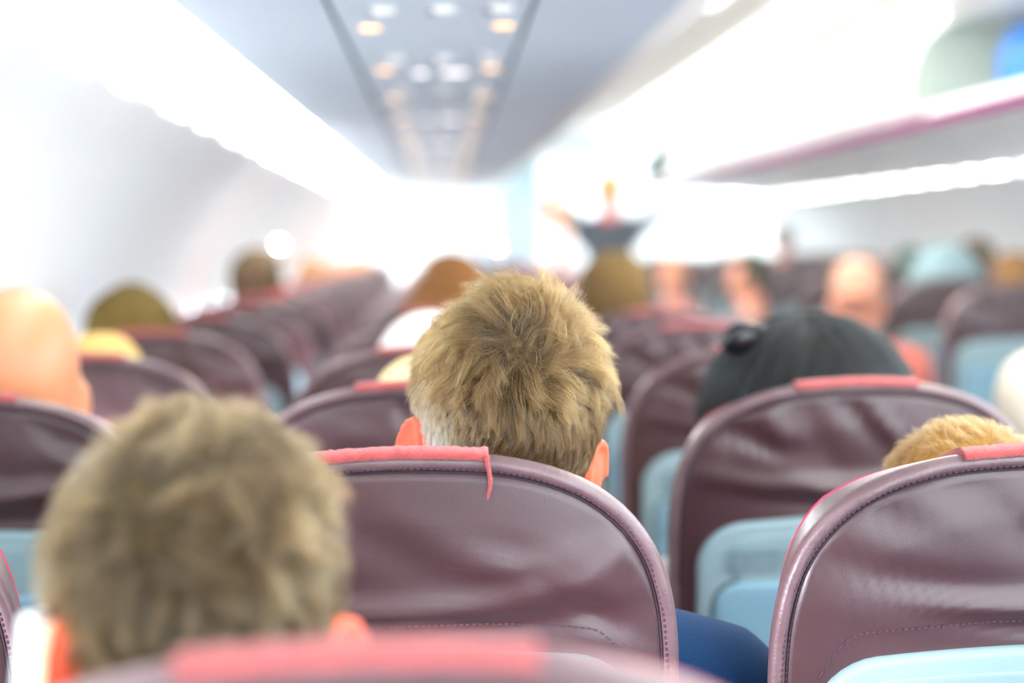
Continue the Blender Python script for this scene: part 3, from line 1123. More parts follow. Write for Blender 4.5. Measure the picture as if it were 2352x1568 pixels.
def add_head(mb, c, A, ears=True, scale=1.0, nu=72, nv=54):
    D = sphere_dirs(nu, nv)
    R = headR(D)
    g = lambda cx_, cz_, sx, sz: np.exp(-((D[:, 0] - cx_) / sx) ** 2 - ((D[:, 2] - cz_) / sz) ** 2) * (D[:, 1] > 0)
    R = R + .020 * g(0, -.22, .10, .13) + .006 * g(0, -.02, .06, .18)          # nose
    R = R - .009 * (g(.33, 0, .17, .10) + g(-.33, 0, .17, .10))                # eye sockets
    R = R + .005 * (g(.33, -.01, .08, .05) + g(-.33, -.01, .08, .05))          # eyeballs
    R = R + .004 * g(0, .16, .5, .06)                                          # brow
    R = R + .006 * (g(0, -.50, .20, .05) + g(0, -.58, .17, .05)) - .003 * g(0, -.54, .2, .02)   # lips
    R = R + .008 * g(0, -.82, .25, .12)                                        # chin
    dirgrid(mb, D, R * scale, nu, nv, A, c)
    if ears:
        A_ = np.array(A); c = np.array(c)
        for sx in (-1, 1):
            m_ = MB()
            rot = np.array(Matrix.Rotation(math.radians(-32) * sx, 3, 'Z'))
            m_.ellipsoid((0, 0, 0), (.0055, .018, .030), 20, 12, rot)
            hel = []
            for k in range(15):
                a = math.radians(-70 + 250 * k / 14)
                v = rot @ np.array((.003 * sx, -.018 * math.cos(a) if False else .018 * math.cos(a + PI), .031 * math.sin(a) + .001))
                hel.append(v)
            m_.tube(hel, [.0042] * 15, 8)
            m_.ellipsoid((.002 * sx, .006, -.030), (.005, .008, .010), 14, 10)
            V = np.concatenate(m_.v) * scale
            V = V + np.array((sx * .0815, -.004, -.034)) * scale
            V = V @ A_.T + c
            mb.add(V, m_.f)


def hand(mb, p, d, n, s=1.0, curl=.5, side=1):
    """palm and five fingers; p wrist, d towards the fingertips, n palm normal (fingers curl that way), side: thumb side"""
    p, d, n = Vector(p), Vector(d).normalized(), Vector(n).normalized()
    x = d.cross(n).normalized() * side
    for k in range(4):
        o = (k - 1.5) * .021 * s
        base = p + d * .092 * s - x * o * -1
        mb.capsule(p + d * .01 * s + x * o * .7, base, .014 * s, .0115 * s, seg=10)
        L = (.040, .045, .042, .033)[3 - k] * s
        cur = base; dd = d.copy()
        for q, (l, r0, r1) in enumerate(((L, .0092, .0085), (L * .65, .0085, .0078), (L * .5, .0078, .0068))):
            dd = (dd + n * curl * (.5 + .25 * q)).normalized()
            nx = cur + dd * l
            mb.capsule(cur, nx, r0 * s, r1 * s, seg=10)
            cur = nx
    tb = p + d * .028 * s + x * .032 * s
    t1 = tb + (x * .6 + d * .7 + n * .3).normalized() * .040 * s
    t2 = t1 + (x * .2 + d * .9 + n * .5).normalized() * .032 * s
    mb.capsule(p + d * .01 * s + x * .012 * s, tb, .014 * s, .013 * s, seg=10)
    mb.capsule(tb, t1, .012 * s, .0105 * s, seg=10)
    mb.capsule(t1, t2, .0105 * s, .009 * s, seg=10)


def remesh(mb, name, material, voxel, smooth=2):
    me = mb.mesh('tmp', None, False)
    o = bpy.data.objects.new('tmp', me); COL.objects.link(o)
    r = o.modifiers.new('r', 'REMESH'); r.mode = 'VOXEL'; r.voxel_size = voxel; r.use_smooth_shade = True
    if smooth:
        s_ = o.modifiers.new('s', 'SMOOTH'); s_.iterations = smooth; s_.factor = .6
    bpy.context.view_layer.update()
    out = bpy.data.meshes.new_from_object(o.evaluated_get(bpy.context.evaluated_depsgraph_get()))
    bpy.data.objects.remove(o)
    out.name = name
    out.materials.clear(); out.materials.append(material)
    out.polygons.foreach_set('use_smooth', [True] * len(out.polygons))
    return out


def pose_seated(arm_l=None, arm_r=None):
    """joints relative to the head centre, person facing +y, seat about .78 below"""
    J = dict(neck0=(0, -.012, -.08), neck1=(0, -.035, -.175), chest=(0, -.02, -.33), belly=(0, .02, -.52), pelvis=(0, .05, -.68),
             sh=(.175, -.03, -.235), el=(.225, .02, -.50), wr=(.15, .25, -.56), hip=(.09, .08, -.70), kn=(.11, .46, -.68), an=(.11, .48, -1.10))
    return J


def build_person(J, kind='seated', inflate=0.0, parts=('torso', 'arms', 'legs', 'head', 'hands', 'feet', 'neck'), A=None, arms=None, mb=None, shoulder=1.0):
    mb = mb or MB()
    A = np.eye(3) if A is None else A
    e = inflate
    V = lambda k, sx=1: Vector((J[k][0] * sx, J[k][1], J[k][2]))
    if 'neck' in parts:
        mb.capsule(V('neck0'), V('neck1'), .056 + e, .064 + e)
    if 'torso' in parts:
        c, b, p = V('chest'), V('belly'), V('pelvis')
        mb.ellipsoid(c, (.155 + e, .105 + e, .165 + e))
        mb.ellipsoid(b, (.145 + e, .112 + e, .16 + e))
        mb.ellipsoid(p, (.165 + e, .115 + e, .12 + e))
        for sx in (-1, 1):
            s_ = V('sh', sx)
            mb.capsule(V('neck1') + Vector((0, 0, -.01)), s_, .052 + e, .055 + e)
            mb.capsule(c, s_ + Vector((0, 0, -.05)), .09 + e, .05 + e)
    if 'arms' in parts or 'sleeves' in parts:
        for sx in (-1, 1):
            s_, el, wr = (arms or {}).get(sx) or (V('sh', sx), V('el', sx), V('wr', sx))
            s_, el, wr = Vector(s_), Vector(el), Vector(wr)
            mb.capsule(s_, el, .054 + e, .041 + e)
            if 'arms' in parts:
                mb.capsule(el, wr, .041 + e, .027 + e)
            elif 'long' in parts:
                mb.capsule(el, el.lerp(wr, .92), .041 + e, .031 + e)
            if 'hands' in parts:
                d = (wr - el).normalized()
                hand(mb, wr, d, (0, 0, -1) if abs(d.z) < .8 else (0, 1, 0), 1.0, .5, -sx)
    if 'legs' in parts:
        for sx in (-1, 1):
            mb.capsule(V('hip', sx), V('kn', sx), .082 + e, .058 + e)
            mb.capsule(V('kn', sx), V('an', sx), .056 + e, .038 + e)
    if 'feet' in parts:
        for sx in (-1, 1):
            a = V('an', sx)
            mb.capsule(a + Vector((0, -.02, -.045)), a + Vector((0, .15, -.06)), .038, .030)
    if 'head' in parts:
        add_head(mb, (0, 0, 0), A)
    return mb


# hair shells: cap of hair following the skull
def hair_cap(style, seed=0, A=None, thick=.012, nu=96, nv=72):
    D = sphere_dirs(nu, nv)
    R = headR(D)
    x, y, z = D[:, 0], D[:, 1], D[:, 2]
    r = np.random.default_rng(seed)
    n = np.zeros(len(D))
    for k in range(26):
        w_ = r.normal(0, 1, 3); w_ /= np.linalg.norm(w_)
        f = r.uniform(6, 22)
        n += np.sin(D @ w_ * f + r.uniform(0, 6)) / f * 6
    n /= 6
    if style == 'short':
        face = np.clip((y - (.42 - .55 * np.clip(z, -.5, 1) * 1.0)) / .12, 0, 1)          # forehead line
        nape = np.clip((-.62 - z) / .1, 0, 1)
        side = np.clip((y - .05) / .1, 0, 1) * np.clip((-.10 - z) / .1, 0, 1)
        earz = np.clip((np.abs(x) - .80) / .05, 0, 1) * (z < -.12) * (z > -.62)
        msk = 1 - np.clip(face * (z < .72) + nape + side + earz, 0, 1)
        t = thick * (.45 + .75 * np.clip(z + .35, 0, 1)) + .0025 * n * (thick / .012)
    elif style == 'long':
        face = np.clip((y - (.35 - .45 * np.clip(z, -1, 1))) / .12, 0, 1) * (z < .8)
        msk = 1 - np.clip(face, 0, 1)
        t = thick * 1.4 + .003 * n
    elif style == 'scarf':
        msk = 1 - np.clip((y - .55) / .1, 0, 1) * (z < .6)
        t = thick * 1.3 + .0015 * n
    R2 = np.where(msk > 0, R + t * msk - .006 * (1 - msk), R * .93)
    R2 = R * .94 * (1 - msk) + (R + t) * msk
    mb = MB()
    if style in ('long',):
        V = D * R2[:, None]
        # the hair below the ears falls straight down as a curtain round the neck
        low = (z < .1) & (msk > .3)
        zz = np.clip(.1 - z, 0, 1.1)
        V[:, 2] -= (zz ** 1.2 * .13 * (msk > .3))
        s_ = 1 + .35 * zz * (msk > .3)
        V[:, 0] *= np.where(low, np.minimum(s_ * (1 + .7 * zz), 2.6), 1)
        V[:, 1] = np.where(low, V[:, 1] * (1 + .5 * zz), V[:, 1])
        if A is not None: V = V @ np.array(A).T
        base = mb.n
        mb.grid(V.reshape(nv + 1, nu, 3), close_v=True)
        mb.f.append(tuple(base + j for j in range(nu - 1, -1, -1)))
        mb.f.append(tuple(base + nv * nu + j for j in range(nu)))
    else:
        dirgrid(mb, D, R2, nu, nv, A)
    return mb


def capmat(name, c1, c2, scale=60, rough=.55, grey=None, gpos=None):
    m = capmat0(name, c1, c2, scale, rough)
    for n_ in m.node_tree.nodes:
        if n_.type == 'VALTORGB':
            n_.color_ramp.elements[0].position = .15; n_.color_ramp.elements[1].position = .85
    if grey:
        nt = m.node_tree; b = nt.nodes['Principled BSDF']
        src = b.inputs['Base Color'].links[0].from_socket
        tc = nt.nodes.new('ShaderNodeTexCoord'); vd = nt.nodes.new('ShaderNodeVectorMath'); vd.operation = 'DISTANCE'
        nt.links.new(tc.outputs['Object'], vd.inputs[0]); vd.inputs[1].default_value = gpos
        mr = nt.nodes.new('ShaderNodeMapRange'); nt.links.new(vd.outputs['Value'], mr.inputs[0])
        mr.inputs[1].default_value = .075; mr.inputs[2].default_value = .03
        mx = nt.nodes.new('ShaderNodeMix'); mx.data_type = 'RGBA'
        nt.links.new(mr.outputs[0], mx.inputs[0]); nt.links.new(src, mx.inputs[6]); mx.inputs[7].default_value = grey
        nt.links.new(mx.outputs[2], b.inputs['Base Color'])
    return m


def capmat0(name, c1, c2, scale=60, rough=.55):
    return mat(name, c1, .85, .15, bump=.9, bscale=scale * 2.2, var=1, vscale=scale, var2=c2, stretch=(2.6, 2.6, .35))


CAPT = [.003]


# strands
def grow(root, nrm, target, length, lift, m=9, curl=0, phase=None, grav=0.0):
    """vectorised strands: start along normal*lift + flow, bend to the flow"""
    n = len(root)
    P = np.zeros((n, m, 3))
    P[:, 0] = root
    d = nrm * lift[:, None] + target * (1 - lift[:, None] * .6)
    d /= np.linalg.norm(d, axis=1)[:, None]
    side = np.cross(nrm, target)
    step = (length / (m - 1))[:, None]
    pos = root.copy()
    for k in range(1, m):
        f = k / (m - 1)
        dd = d * (1 - .75 * f) + target * (.9 * f) - nrm * (.42 * f * f) * (.5 + lift[:, None])
        dd[:, 2] -= grav * f
        if phase is not None:
            dd = dd + side * (np.sin(phase + f * 5.5) * curl)[:, None]
        dd /= np.linalg.norm(dd, axis=1)[:, None]
        pos = pos + dd * step
        # stay outside the scalp
        L = np.linalg.norm(pos, axis=1)
        D = pos / L[:, None]
        Rm = headR(D) + .0008 + CAPT[0] * (.45 + .75 * np.clip(D[:, 2] + .35, 0, 1))
        pos = D * np.maximum(L, Rm)[:, None]
        P[:, k] = pos
    return P


def strands_object(name, P, rad, material, parent):
    n, m_ = P.shape[:2]
    hc = bpy.data.hair_curves.new(name)
    hc.add_curves([m_] * n)
    hc.position_data.foreach_set('vector', P.reshape(-1).astype(np.float32))
    at = hc.attributes.get('radius') or hc.attributes.new('radius', 'FLOAT', 'POINT')
    prof = np.interp(np.linspace(0, 1, m_), [0, .15, .7, 1], [1, 1, .75, .18])
    rr = (np.random.default_rng(1).uniform(.7, 1.25, n)[:, None] * prof[None] * rad).astype(np.float32)
    at.data.foreach_set('value', rr.reshape(-1))
    hc.materials.append(material)
    return link(name, hc, parent)


def scalp_points(n, test, seed):
    r = np.random.default_rng(seed)
    out = []
    tot = 0
    while tot < n:
        D = r.normal(0, 1, (n, 3)); D /= np.linalg.norm(D, axis=1)[:, None]
        D = D[test(D)]
        out.append(D); tot += len(D)
    D = np.concatenate(out)[:n]
    R = headR(D)
    P = D * R[:, None]
    e = 1e-3
    # normal by finite differences of the implicit surface
    N = np.zeros_like(D)
    for k in range(3):
        q = P.copy(); q[:, k] += e
        L = np.linalg.norm(q, axis=1); N[:, k] = (L - headR(q / L[:, None])) / e
    L0 = np.linalg.norm(P, axis=1) - headR(D)
    N /= np.linalg.norm(N, axis=1)[:, None]
    return P, N, D


def mens_test(D):
    y, z = D[:, 1], D[:, 2]
    face = (y > .42 - .55 * np.clip(z, -.5, 1)) & (z < .72)
    nape = z < -.66
    side = (y > .05) & (z < -.1)
    ear = (np.abs(D[:, 0]) > .76) & (z < -.10) & (z > -.62) & (y > -.42)
    return ~(face | nape | side | ear)


def mens_strands(n, nclump, seed, whorl, lmax, lmin, swirl, slant=-.45, tuft=None, messy=1.0):
    P, N, D = scalp_points(n, mens_test, seed)
    r = np.random.default_rng(seed + 1)
    cid = r.choice(n, nclump, replace=False)
    kd = kdtree.KDTree(nclump)
    for i, c in enumerate(cid):
        kd.insert(P[c], i)
    kd.balance()
    own = np.array([kd.find(p)[1] for p in P])
    cj = dict(ang=r.normal(0, .42 * messy, nclump), lf=r.uniform(.05, .5, nclump), ls=r.uniform(.75, 1.2, nclump), ph=r.uniform(0, 6.28, nclump), cu=.35 * np.sign(P[cid, 0]) + r.normal(0, .6 * messy, nclump))

    def params(P, N, ci, jit):
        a = P - whorl
        dist = np.linalg.norm(a, axis=1)
        t = a - N * (a * N).sum(1)[:, None]
        t /= np.maximum(np.linalg.norm(t, axis=1), 1e-6)[:, None]
        sw = np.cross(N, t)
        down = np.zeros_like(P); down[:, 2] = -1
        down[:, 0] = slant * np.clip(1 - np.abs(P[:, 0]) / .09, 0, 1) + .15 * np.sign(P[:, 0]) * np.abs(P[:, 0]) / .07
        k = np.clip((.05 - P[:, 2]) / .07, 0, 1)[:, None] * (P[:, 1] < .03)[:, None]
        T = t * (1 - k) + sw * (swirl * np.exp(-dist / .05))[:, None] * (1 - k) + down * k * 1.2
        T = T - N * (T * N).sum(1)[:, None]
        T /= np.maximum(np.linalg.norm(T, axis=1), 1e-6)[:, None]
        zf = np.clip((P[:, 2] - .0) / .07, 0, 1)
        zf = zf * zf * (3 - 2 * zf)
        ang = cj['ang'][ci] * (.45 + .55 * zf) + jit + zf * (.45 * np.sin(P[:, 0] * 95 + 1.0 + 1.5 * np.sin(P[:, 2] * 60)) + .35 * np.sin(P[:, 2] * 120 + P[:, 0] * 40))
        S_ = np.cross(N, T)
        T = T * np.cos(ang)[:, None] + S_ * np.sin(ang)[:, None]
        zf = np.clip((P[:, 2] - .0) / .07, 0, 1)
        zf = zf * zf * (3 - 2 * zf)
        ln = (lmin + (lmax - lmin) * zf) * cj['ls'][ci]
        lf = cj['lf'][ci] * (.45 + .55 * zf) + .12
        if tuft is not None:
            q = np.exp(-(np.linalg.norm(P - tuft, axis=1) / .022) ** 2)
            lf = lf + .9 * q; ln = ln * (1 + .25 * q)
        return T, ln, np.clip(lf, 0, 1.3), cj['ph'][ci], cj['cu'][ci] * (.3 + .9 * zf)
    Tc, lc, fc, pc, cc = params(P[cid], N[cid], np.arange(nclump), 0)
    G = grow(P[cid], N[cid], Tc, lc, fc, 10, cc, pc)
    jit = r.normal(0, .14, n)
    T, l, f, p, c = params(P, N, own, jit)
    l = l * r.uniform(.7, 1.1, n)
    Q = grow(P, N, T, l, f * r.uniform(.7, 1.2, n), 10, c, p)
    wgt = np.linspace(0, 1, 10)[None, :, None] ** 1.1 * r.uniform(.6, .95, n)[:, None, None]
    stray = (r.uniform(0, 1, n) < .06)
    wgt = wgt * np.where(stray, .1, 1)[:, None, None]
    tgt = G[own] + (P - P[cid[own]])[:, None, :] * .35
    Q = Q * (1 - wgt) + tgt * wgt
    lay = r.uniform(0, .006, n)[:, None] * np.clip(P[:, 2:3] / .06 + .2, .1, 1)
    Q = Q + (N * lay)[:, None, :] * np.linspace(0, 1, 10)[None, :, None]
    L = np.linalg.norm(Q, axis=2)
    return Q


def torso_to_seat(p):
    return p


def put(o, c, A=None):
    o.location = c


BODY_CACHE = {}


def rotm(yaw=0, roll=0, pitch=0):
    return np.array((Matrix.Rotation(math.radians(yaw), 3, 'Z') @ Matrix.Rotation(math.radians(roll), 3, 'Y') @ Matrix.Rotation(math.radians(pitch), 3, 'X')))


SKINS = {}
CLOTH = {}


def cloth(name, rgb):
    if name not in CLOTH:
        CLOTH[name] = mat('cloth_' + name, srgb(*rgb), .85, .2, bump=.5, bscale=500)
    return CLOTH[name]


def person(c, label, hair=None, skin='skin', shirt=('navy', (20, 48, 80)), group='seated passengers', yaw=0, roll=0, scale=1.0, near=False, headonly=False, hmat=None, style='short', thick=.012, seed=0, arms=None, voxel=.009):
    """seated passenger whose head centre is at c"""
    t = empty('passenger', c)
    t.scale = (scale,) * 3
    tag(t, label, 'person', group)
    A = rotm(yaw, roll)
    key = (yaw, roll, skin, near, str(arms))
    J = pose_seated()
    if key not in BODY_CACHE:
        mb = build_person(J, A=A, arms=arms)
        me = remesh(mb, 'body', M[skin], .0038 if near else voxel, 1 if near else 1)
        BODY_CACHE[key] = me
    o = link('body', BODY_CACHE[key], t)
    key = ('shirt', str(arms), shirt[0])
    if key not in BODY_CACHE:
        k0 = ('shirtgeo', str(arms))
        mb = build_person(J, inflate=.009, parts=('torso', 'sleeves', 'long'), arms=arms)
        BODY_CACHE[key] = remesh(mb, 'shirt', cloth(*shirt), .009 if near else .013, 3)
    link('shirt', BODY_CACHE[key], t)
    key = 'trousers'
    if key not in BODY_CACHE:
        J2 = dict(J)
        mb = MB()
        build_person(J2, inflate=.012, parts=('legs',), mb=mb)
        mb.ellipsoid(J['pelvis'], (.178, .128, .10))
        BODY_CACHE[key] = remesh(mb, 'trousers', cloth('denim', (50, 62, 90)), .014, 2)
    link('trousers', BODY_CACHE[key], t)
    if hair:
        cap = hair_cap(style, seed, A, thick)
        hm = capmat('hair_' + str(seed), srgb(*hair[0]), srgb(*hair[1]))
        cap.build('hair', hm, t, 'all')
    return t


# --- the man in focus
HB1, HB2 = srgb(150, 122, 80), srgb(226, 198, 138)
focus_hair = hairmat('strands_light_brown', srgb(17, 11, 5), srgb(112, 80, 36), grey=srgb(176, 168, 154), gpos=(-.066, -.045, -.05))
cF = W(1165, 984, 1.72)
t = empty('passenger', cF)
tag(t, 'man in sharp focus with tousled light brown hair, greying over the left ear', 'person', 'seated passengers')
A_F = rotm(4, 8.5)
J = pose_seated()
armsF = {1: ((.185, -.03, -.245), (.262, .02, -.47), (.17, .25, -.54)), -1: ((-.175, -.03, -.235), (-.225, .02, -.50), (-.15, .25, -.56))}
link('body', remesh(build_person(J, A=A_F, arms=armsF), 'body', M['skin_ear'], .0036, 1), t)
link('shirt', remesh(build_person(J, inflate=.010, parts=('torso', 'sleeves', 'long'), arms=armsF), 'shirt', cloth('navy', (18, 52, 88)), .009, 3), t)
mb = MB(); build_person(J, inflate=.012, parts=('legs',), mb=mb); mb.ellipsoid(J['pelvis'], (.178, .128, .10))
BODY_CACHE['trousers'] = remesh(mb, 'trousers', cloth('denim', (50, 62, 90)), .014, 2)
link('trousers', BODY_CACHE['trousers'], t)
cap = hair_cap('short', 3, None, .003)
ho = cap.build('hair', capmat('scalp_brown', srgb(62, 50, 32), srgb(88, 72, 48), grey=srgb(190, 180, 162), gpos=(-.066, -.045, -.05)), t, 'all')
ho.matrix_local = Matrix(A_F.tolist()).to_4x4()
whF = np.array((-.008, -.066, .070))
Q = mens_strands(60000, 2300, 11, whF, .050, .014, 1.3, -.75, tuft=np.array((.004, -.045, .092)))
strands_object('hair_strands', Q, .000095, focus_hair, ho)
r2 = np.random.default_rng(5)

# --- the near man, blurred, phone at his left ear
cN = W(468, 1424, 1.08)
t = empty('passenger', cN)
t.scale = (.97,) * 3
tag(t, 'large blurred man at the lower left with olive brown hair', 'person', 'seated passengers')
A_N = rotm(-8, -2)
wrN = W(96, 2140, 1.05) - cN
armsN = {-1: ((-.175, -.03, -.235), (-.27, .12, -.44), tuple(wrN)), 1: ((.175, -.03, -.235), (.225, .02, -.50), (.15, .25, -.56))}
mb = build_person(J, A=A_N, arms=armsN, parts=('torso', 'arms', 'legs', 'head', 'feet', 'neck'))
hand(mb, tuple(wrN), (.085, -.02, 1), (1, .1, -.1), 1.0, .05, -1)
hand(mb, (.15, .25, -.56), (0, 1, 0), (0, 0, -1), 1.0, .5, -1)
link('body', remesh(mb, 'body', M['skin_ear'], .0045, 1), t)
link('shirt', remesh(build_person(J, inflate=.010, parts=('torso', 'sleeves'), arms=armsN), 'shirt', cloth('grey', (120, 120, 130)), .011, 3), t)
link('trousers', BODY_CACHE['trousers'], t)
cap = hair_cap('short', 9, None, .003)
hn = cap.build('hair', capmat('scalp_olive', srgb(56, 46, 28), srgb(80, 66, 40)), t, 'all')
hn.matrix_local = Matrix(A_N.tolist()).to_4x4()
near_hair = hairmat('strands_olive_brown', srgb(20, 14, 7), srgb(94, 70, 36), grey=srgb(118, 100, 78), gpos=(-.075, -.03, -.03))
Q = mens_strands(16000, 480, 21, np.array((-.01, -.06, .075)), .042, .018, .9, -.35, messy=1.2)
strands_object('hair_strands', Q, .00019, near_hair, hn)
ph = empty('phone', W(78, 1712, 1.02), math.radians(8))
ph.rotation_euler = (math.radians(-6), math.radians(5), math.radians(-5))
m = MB(); m.box(-.0045, .0045, -.035, .035, -.072, .072); o = m.build('phone_case', M['screen'], ph, smooth=False)
bv = o.modifiers.new('b', 'BEVEL'); bv.width = .0035; bv.segments = 3
m = MB(); m.box(.0042, .0052, -.031, .031, -.066, .066); m.build('screen', mat('phone_screen_added_glow', (.9, .85, .7, 1), .3, emit=(1, .93, .68, 1), estr=1.0), ph, smooth=False)  # warm glow added to the screen to stand for a bright stripe
tag(ph, 'white phone held at the ear of the large blurred man', 'phone')

# --- right neighbour, only the top of the head shows
cR = W(2212, 1265, 1.74)
t = person(cR, 'passenger with short golden brown hair showing just above the seat at the lower right', None, yaw=0, roll=3, shirt=('grey', (120, 120, 130)))
cap = hair_cap('short', 13, None, .003)
hr = cap.build('hair', capmat('scalp_gold', srgb(120, 88, 36), srgb(150, 112, 52)), t, 'all')
hr.matrix_local = Matrix(rotm(0, 3).tolist()).to_4x4()
Q = mens_strands(14000, 1500, 31, np.array((0, -.05, .085)), .016, .010, .5, -.2, messy=.8)
strands_object('hair_strands', Q, .00012, hairmat('strands_gold', srgb(48, 31, 12), srgb(98, 68, 32)), hr)

# --- woman with long black hair and a clip
cWm = W(1858, 952, 2.50)
t = person(cWm, 'woman with long black hair and a dark clip, behind the creased seat', None, yaw=-12, roll=4, shirt=('white', (225, 228, 232)))
cap = hair_cap('long', 4, None, .014)
hw = cap.build('hair', mat('hair_black', srgb(13, 17, 18), .8, .12, bump=.6, bscale=70, stretch=(4, 4, .3)), t, 'all')
hw.matrix_local = Matrix(rotm(-12, 4).tolist()).to_4x4()
rW = np.random.default_rng(8)
# strand curtain following the hair shell
n = 7000
a = rW.uniform(0, 2 * PI, n); part = np.array((.0, .01, .125))
D0 = rW.normal(0, 1, (n, 3)); D0[:, 2] = np.abs(D0[:, 2]) + .25; D0 /= np.linalg.norm(D0, axis=1)[:, None]
D0 = D0[D0[:, 1] < .45]; n = len(D0)
R0 = headR(D0) + .018
P0 = D0 * R0[:, None]
JX = rW.normal(0, .22, n)
Q = np.zeros((n, 12, 3)); pos = P0.copy()
for k in range(12):
    Q[:, k] = pos
    nn_ = pos / np.linalg.norm(pos, axis=1)[:, None]
    dv = np.zeros((n, 3)); dv[:, 2] = -1; dv[:, 0] = P0[:, 0] / .07 * .2 + JX
    up = pos[:, 2] > -.03
    tn = dv - nn_ * (dv * nn_).sum(1)[:, None] * up[:, None]
    tn /= np.linalg.norm(tn, axis=1)[:, None]
    pos = pos + tn * .022
    L = np.linalg.norm(pos, axis=1); DD = pos / L[:, None]
    Rm = headR(DD) + .019
    pos = np.where((pos[:, 2] > -.05)[:, None], DD * np.maximum(L, Rm)[:, None], pos)
strands_object('hair_strands', Q, .00025, hairmat('strands_black', srgb(1, 2, 2), srgb(4, 5, 6), .3), hw)
m = MB()
cc = W(1700, 775, 2.44) - cWm
pts = []
m.ellipsoid(tuple(cc), (.027, .012, .020), rot=rotm(0, -25))
m.tube([tuple(cc + Vector((-.024, -.006, -.012))), tuple(cc + Vector((0, -.014, .016))), tuple(cc + Vector((.03, -.01, .012)))], .005, 10)
m.build('hair_clip', M['hairband'], t)

# --- other passengers by row
SK = 'skin'
folk = [
    # px centre, head-top y, distance, hair colours, style, label, shirt, skin, scale, yaw, roll
    (88 - 60, 660, 2.50, None, 'bald', 'bald man at the left border, head lit warm', ('white', (225, 228, 232)), 'skin_bald', 1.06, 14, 4),
    (228, 764, 3.26, ((196, 150, 84), (238, 204, 130)), 'short', 'small blond head just above the seat behind the bald man', ('peach', (240, 190, 150)), SK, .9, 0, 0),
    (298, 655, 4.02, ((92, 74, 36), (122, 100, 50)), 'bushy', 'passenger with bushy brown hair at the window side', ('grey', (120, 120, 130)), SK, 1.0, 0, 0),
    (588, 570, 6.3, ((66, 54, 38), (104, 80, 50)), 'short', 'dark haired head standing tall against the white window wall, ear painted backlit red', ('rose', (200, 120, 120)), 'skin_ear', 1.0, -20, 3),
    (716, 594, 9.4, ((150, 110, 60), (170, 130, 80)), 'short', 'small brown head to the right of the tall dark haired head', ('rose', (200, 120, 120)), SK, 1.0, 0, 0),
    (818, 584, 12.0, ((196, 130, 90), (214, 150, 100)), 'short', 'small orange brown head at the far left rows beside the bright front', ('peach', (240, 190, 150)), SK, 1.0, 0, 0),
    (775, 596, 10.8, ((190, 130, 90), (214, 150, 110)), 'short', 'small tan head just left of the orange brown head in the far left rows', ('peach', (240, 190, 150)), SK, .95, 0, 0),
    (1025, 582, 4.9, ((92, 60, 30), (150, 100, 50)), 'long', 'passenger with amber brown hair and pink cheek seen beyond the head in focus', ('peach', (240, 190, 150)), SK, .95, 35, 10),
    (985, 722, 3.28, ((240, 240, 236), (250, 250, 246)), 'scarf', 'passenger in a white cap hidden behind the left side of the head in focus', ('white', (225, 228, 232)), SK, 1.02, 0, 0),
    (975, 815, 2.52, ((226, 200, 140), (240, 220, 170)), 'short', 'blond passenger almost hidden behind the left side of the head in focus', ('peach', (240, 190, 150)), SK, .92, 0, 0),
    (1408, 578, 5.0, ((62, 48, 26), (136, 106, 56)), 'bushy', 'passenger with sandy brown hair below the attendant in navy', ('olive', (120, 110, 80)), SK, 1.0, 0, 0),
    (1545, 588, 11.2, ((160, 110, 50), (180, 130, 60)), 'short', 'small ginger head right of the sandy haired passenger, pink face', ('rose', (200, 120, 120)), SK, 1.0, 150, 0),
    (1660, 592, 12.6, ((120, 90, 80), (140, 106, 90)), 'short', 'small brown head in the far rows between the ginger and the black heads', ('rose', (200, 120, 120)), SK, .95, 0, 0),
    (1722, 577, 8.7, ((40, 42, 32), (62, 60, 40)), 'short', 'head with short black hair in the far rows, face lit orange at its left', ('grey', (120, 120, 130)), SK, 1.0, 70, 0),
    (1895, 583, 11.6, ((130, 90, 60), (150, 110, 76)), 'short', 'small brown head in the far rows right of the person in pink', ('pink', (236, 170, 160)), SK, 1.0, 40, 0),
    (1968, 592, 6.35, ((196, 140, 116), (206, 156, 130)), 'short', 'tan close cropped head left of the pale headscarf', ('coral', (226, 120, 104)), SK, 1.0, 0, 0),
    (2030, 588, 10.9, ((226, 178, 170), (232, 190, 186)), 'short', 'pinkish fair head between the tan head and the pale headscarf', ('pink', (236, 170, 160)), SK, 1.0, 0, 0),
    (2092, 566, 8.1, ((60, 86, 76), (80, 104, 92)), 'short', 'dark greenish head peeping out left of the pale headscarf', ('grey', (120, 120, 130)), SK, .9, 0, 0),
    (2172, 562, 6.55, ((112, 136, 140), (128, 152, 156)), 'scarf', 'passenger in a pale blue headscarf, arm out towards the aisle', ('palegrey', (190, 205, 210)), SK, 1.28, 0, 0),
    (2246, 546, 8.1, ((92, 74, 50), (112, 92, 62)), 'short', 'brown head tilted behind the right side of the pale headscarf', ('lilac', (190, 160, 190)), SK, 1.0, 0, -8),
    (2336, 578, 7.1, ((130, 92, 48), (150, 110, 60)), 'bushy', 'passenger with bushy brown hair at the right border', ('lilac', (190, 160, 190)), SK, 1.0, 0, 0),
]
for i, (px, ty, dist, hc, style, label, shirt, sk, sc, yaw, roll) in enumerate(folk):
    th = {'short': .012, 'bushy': .024, 'long': .016, 'scarf': .018, 'bald': 0}[style]
    top = W(px, ty, dist)
    c = (top.x, dist, top.z - (.113 + th * 1.1) * sc)
    arms = None
    if 'headscarf, arm' in label:
        e_ = (W(1990, 742, 6.35) - Vector(c)) / sc
        s_ = (-.175, -.03, -.235)
        arms = {-1: (s_, tuple(Vector(s_).lerp(e_, .55) + Vector((0, 0, .02))), tuple(e_)), 1: ((.175, -.03, -.235), (.225, .02, -.50), (.15, .25, -.56))}
    person(c, label, hc, sk, shirt, yaw=yaw, roll=roll, scale=sc, style='short' if style == 'bushy' else style, thick=th, seed=100 + i, arms=arms)


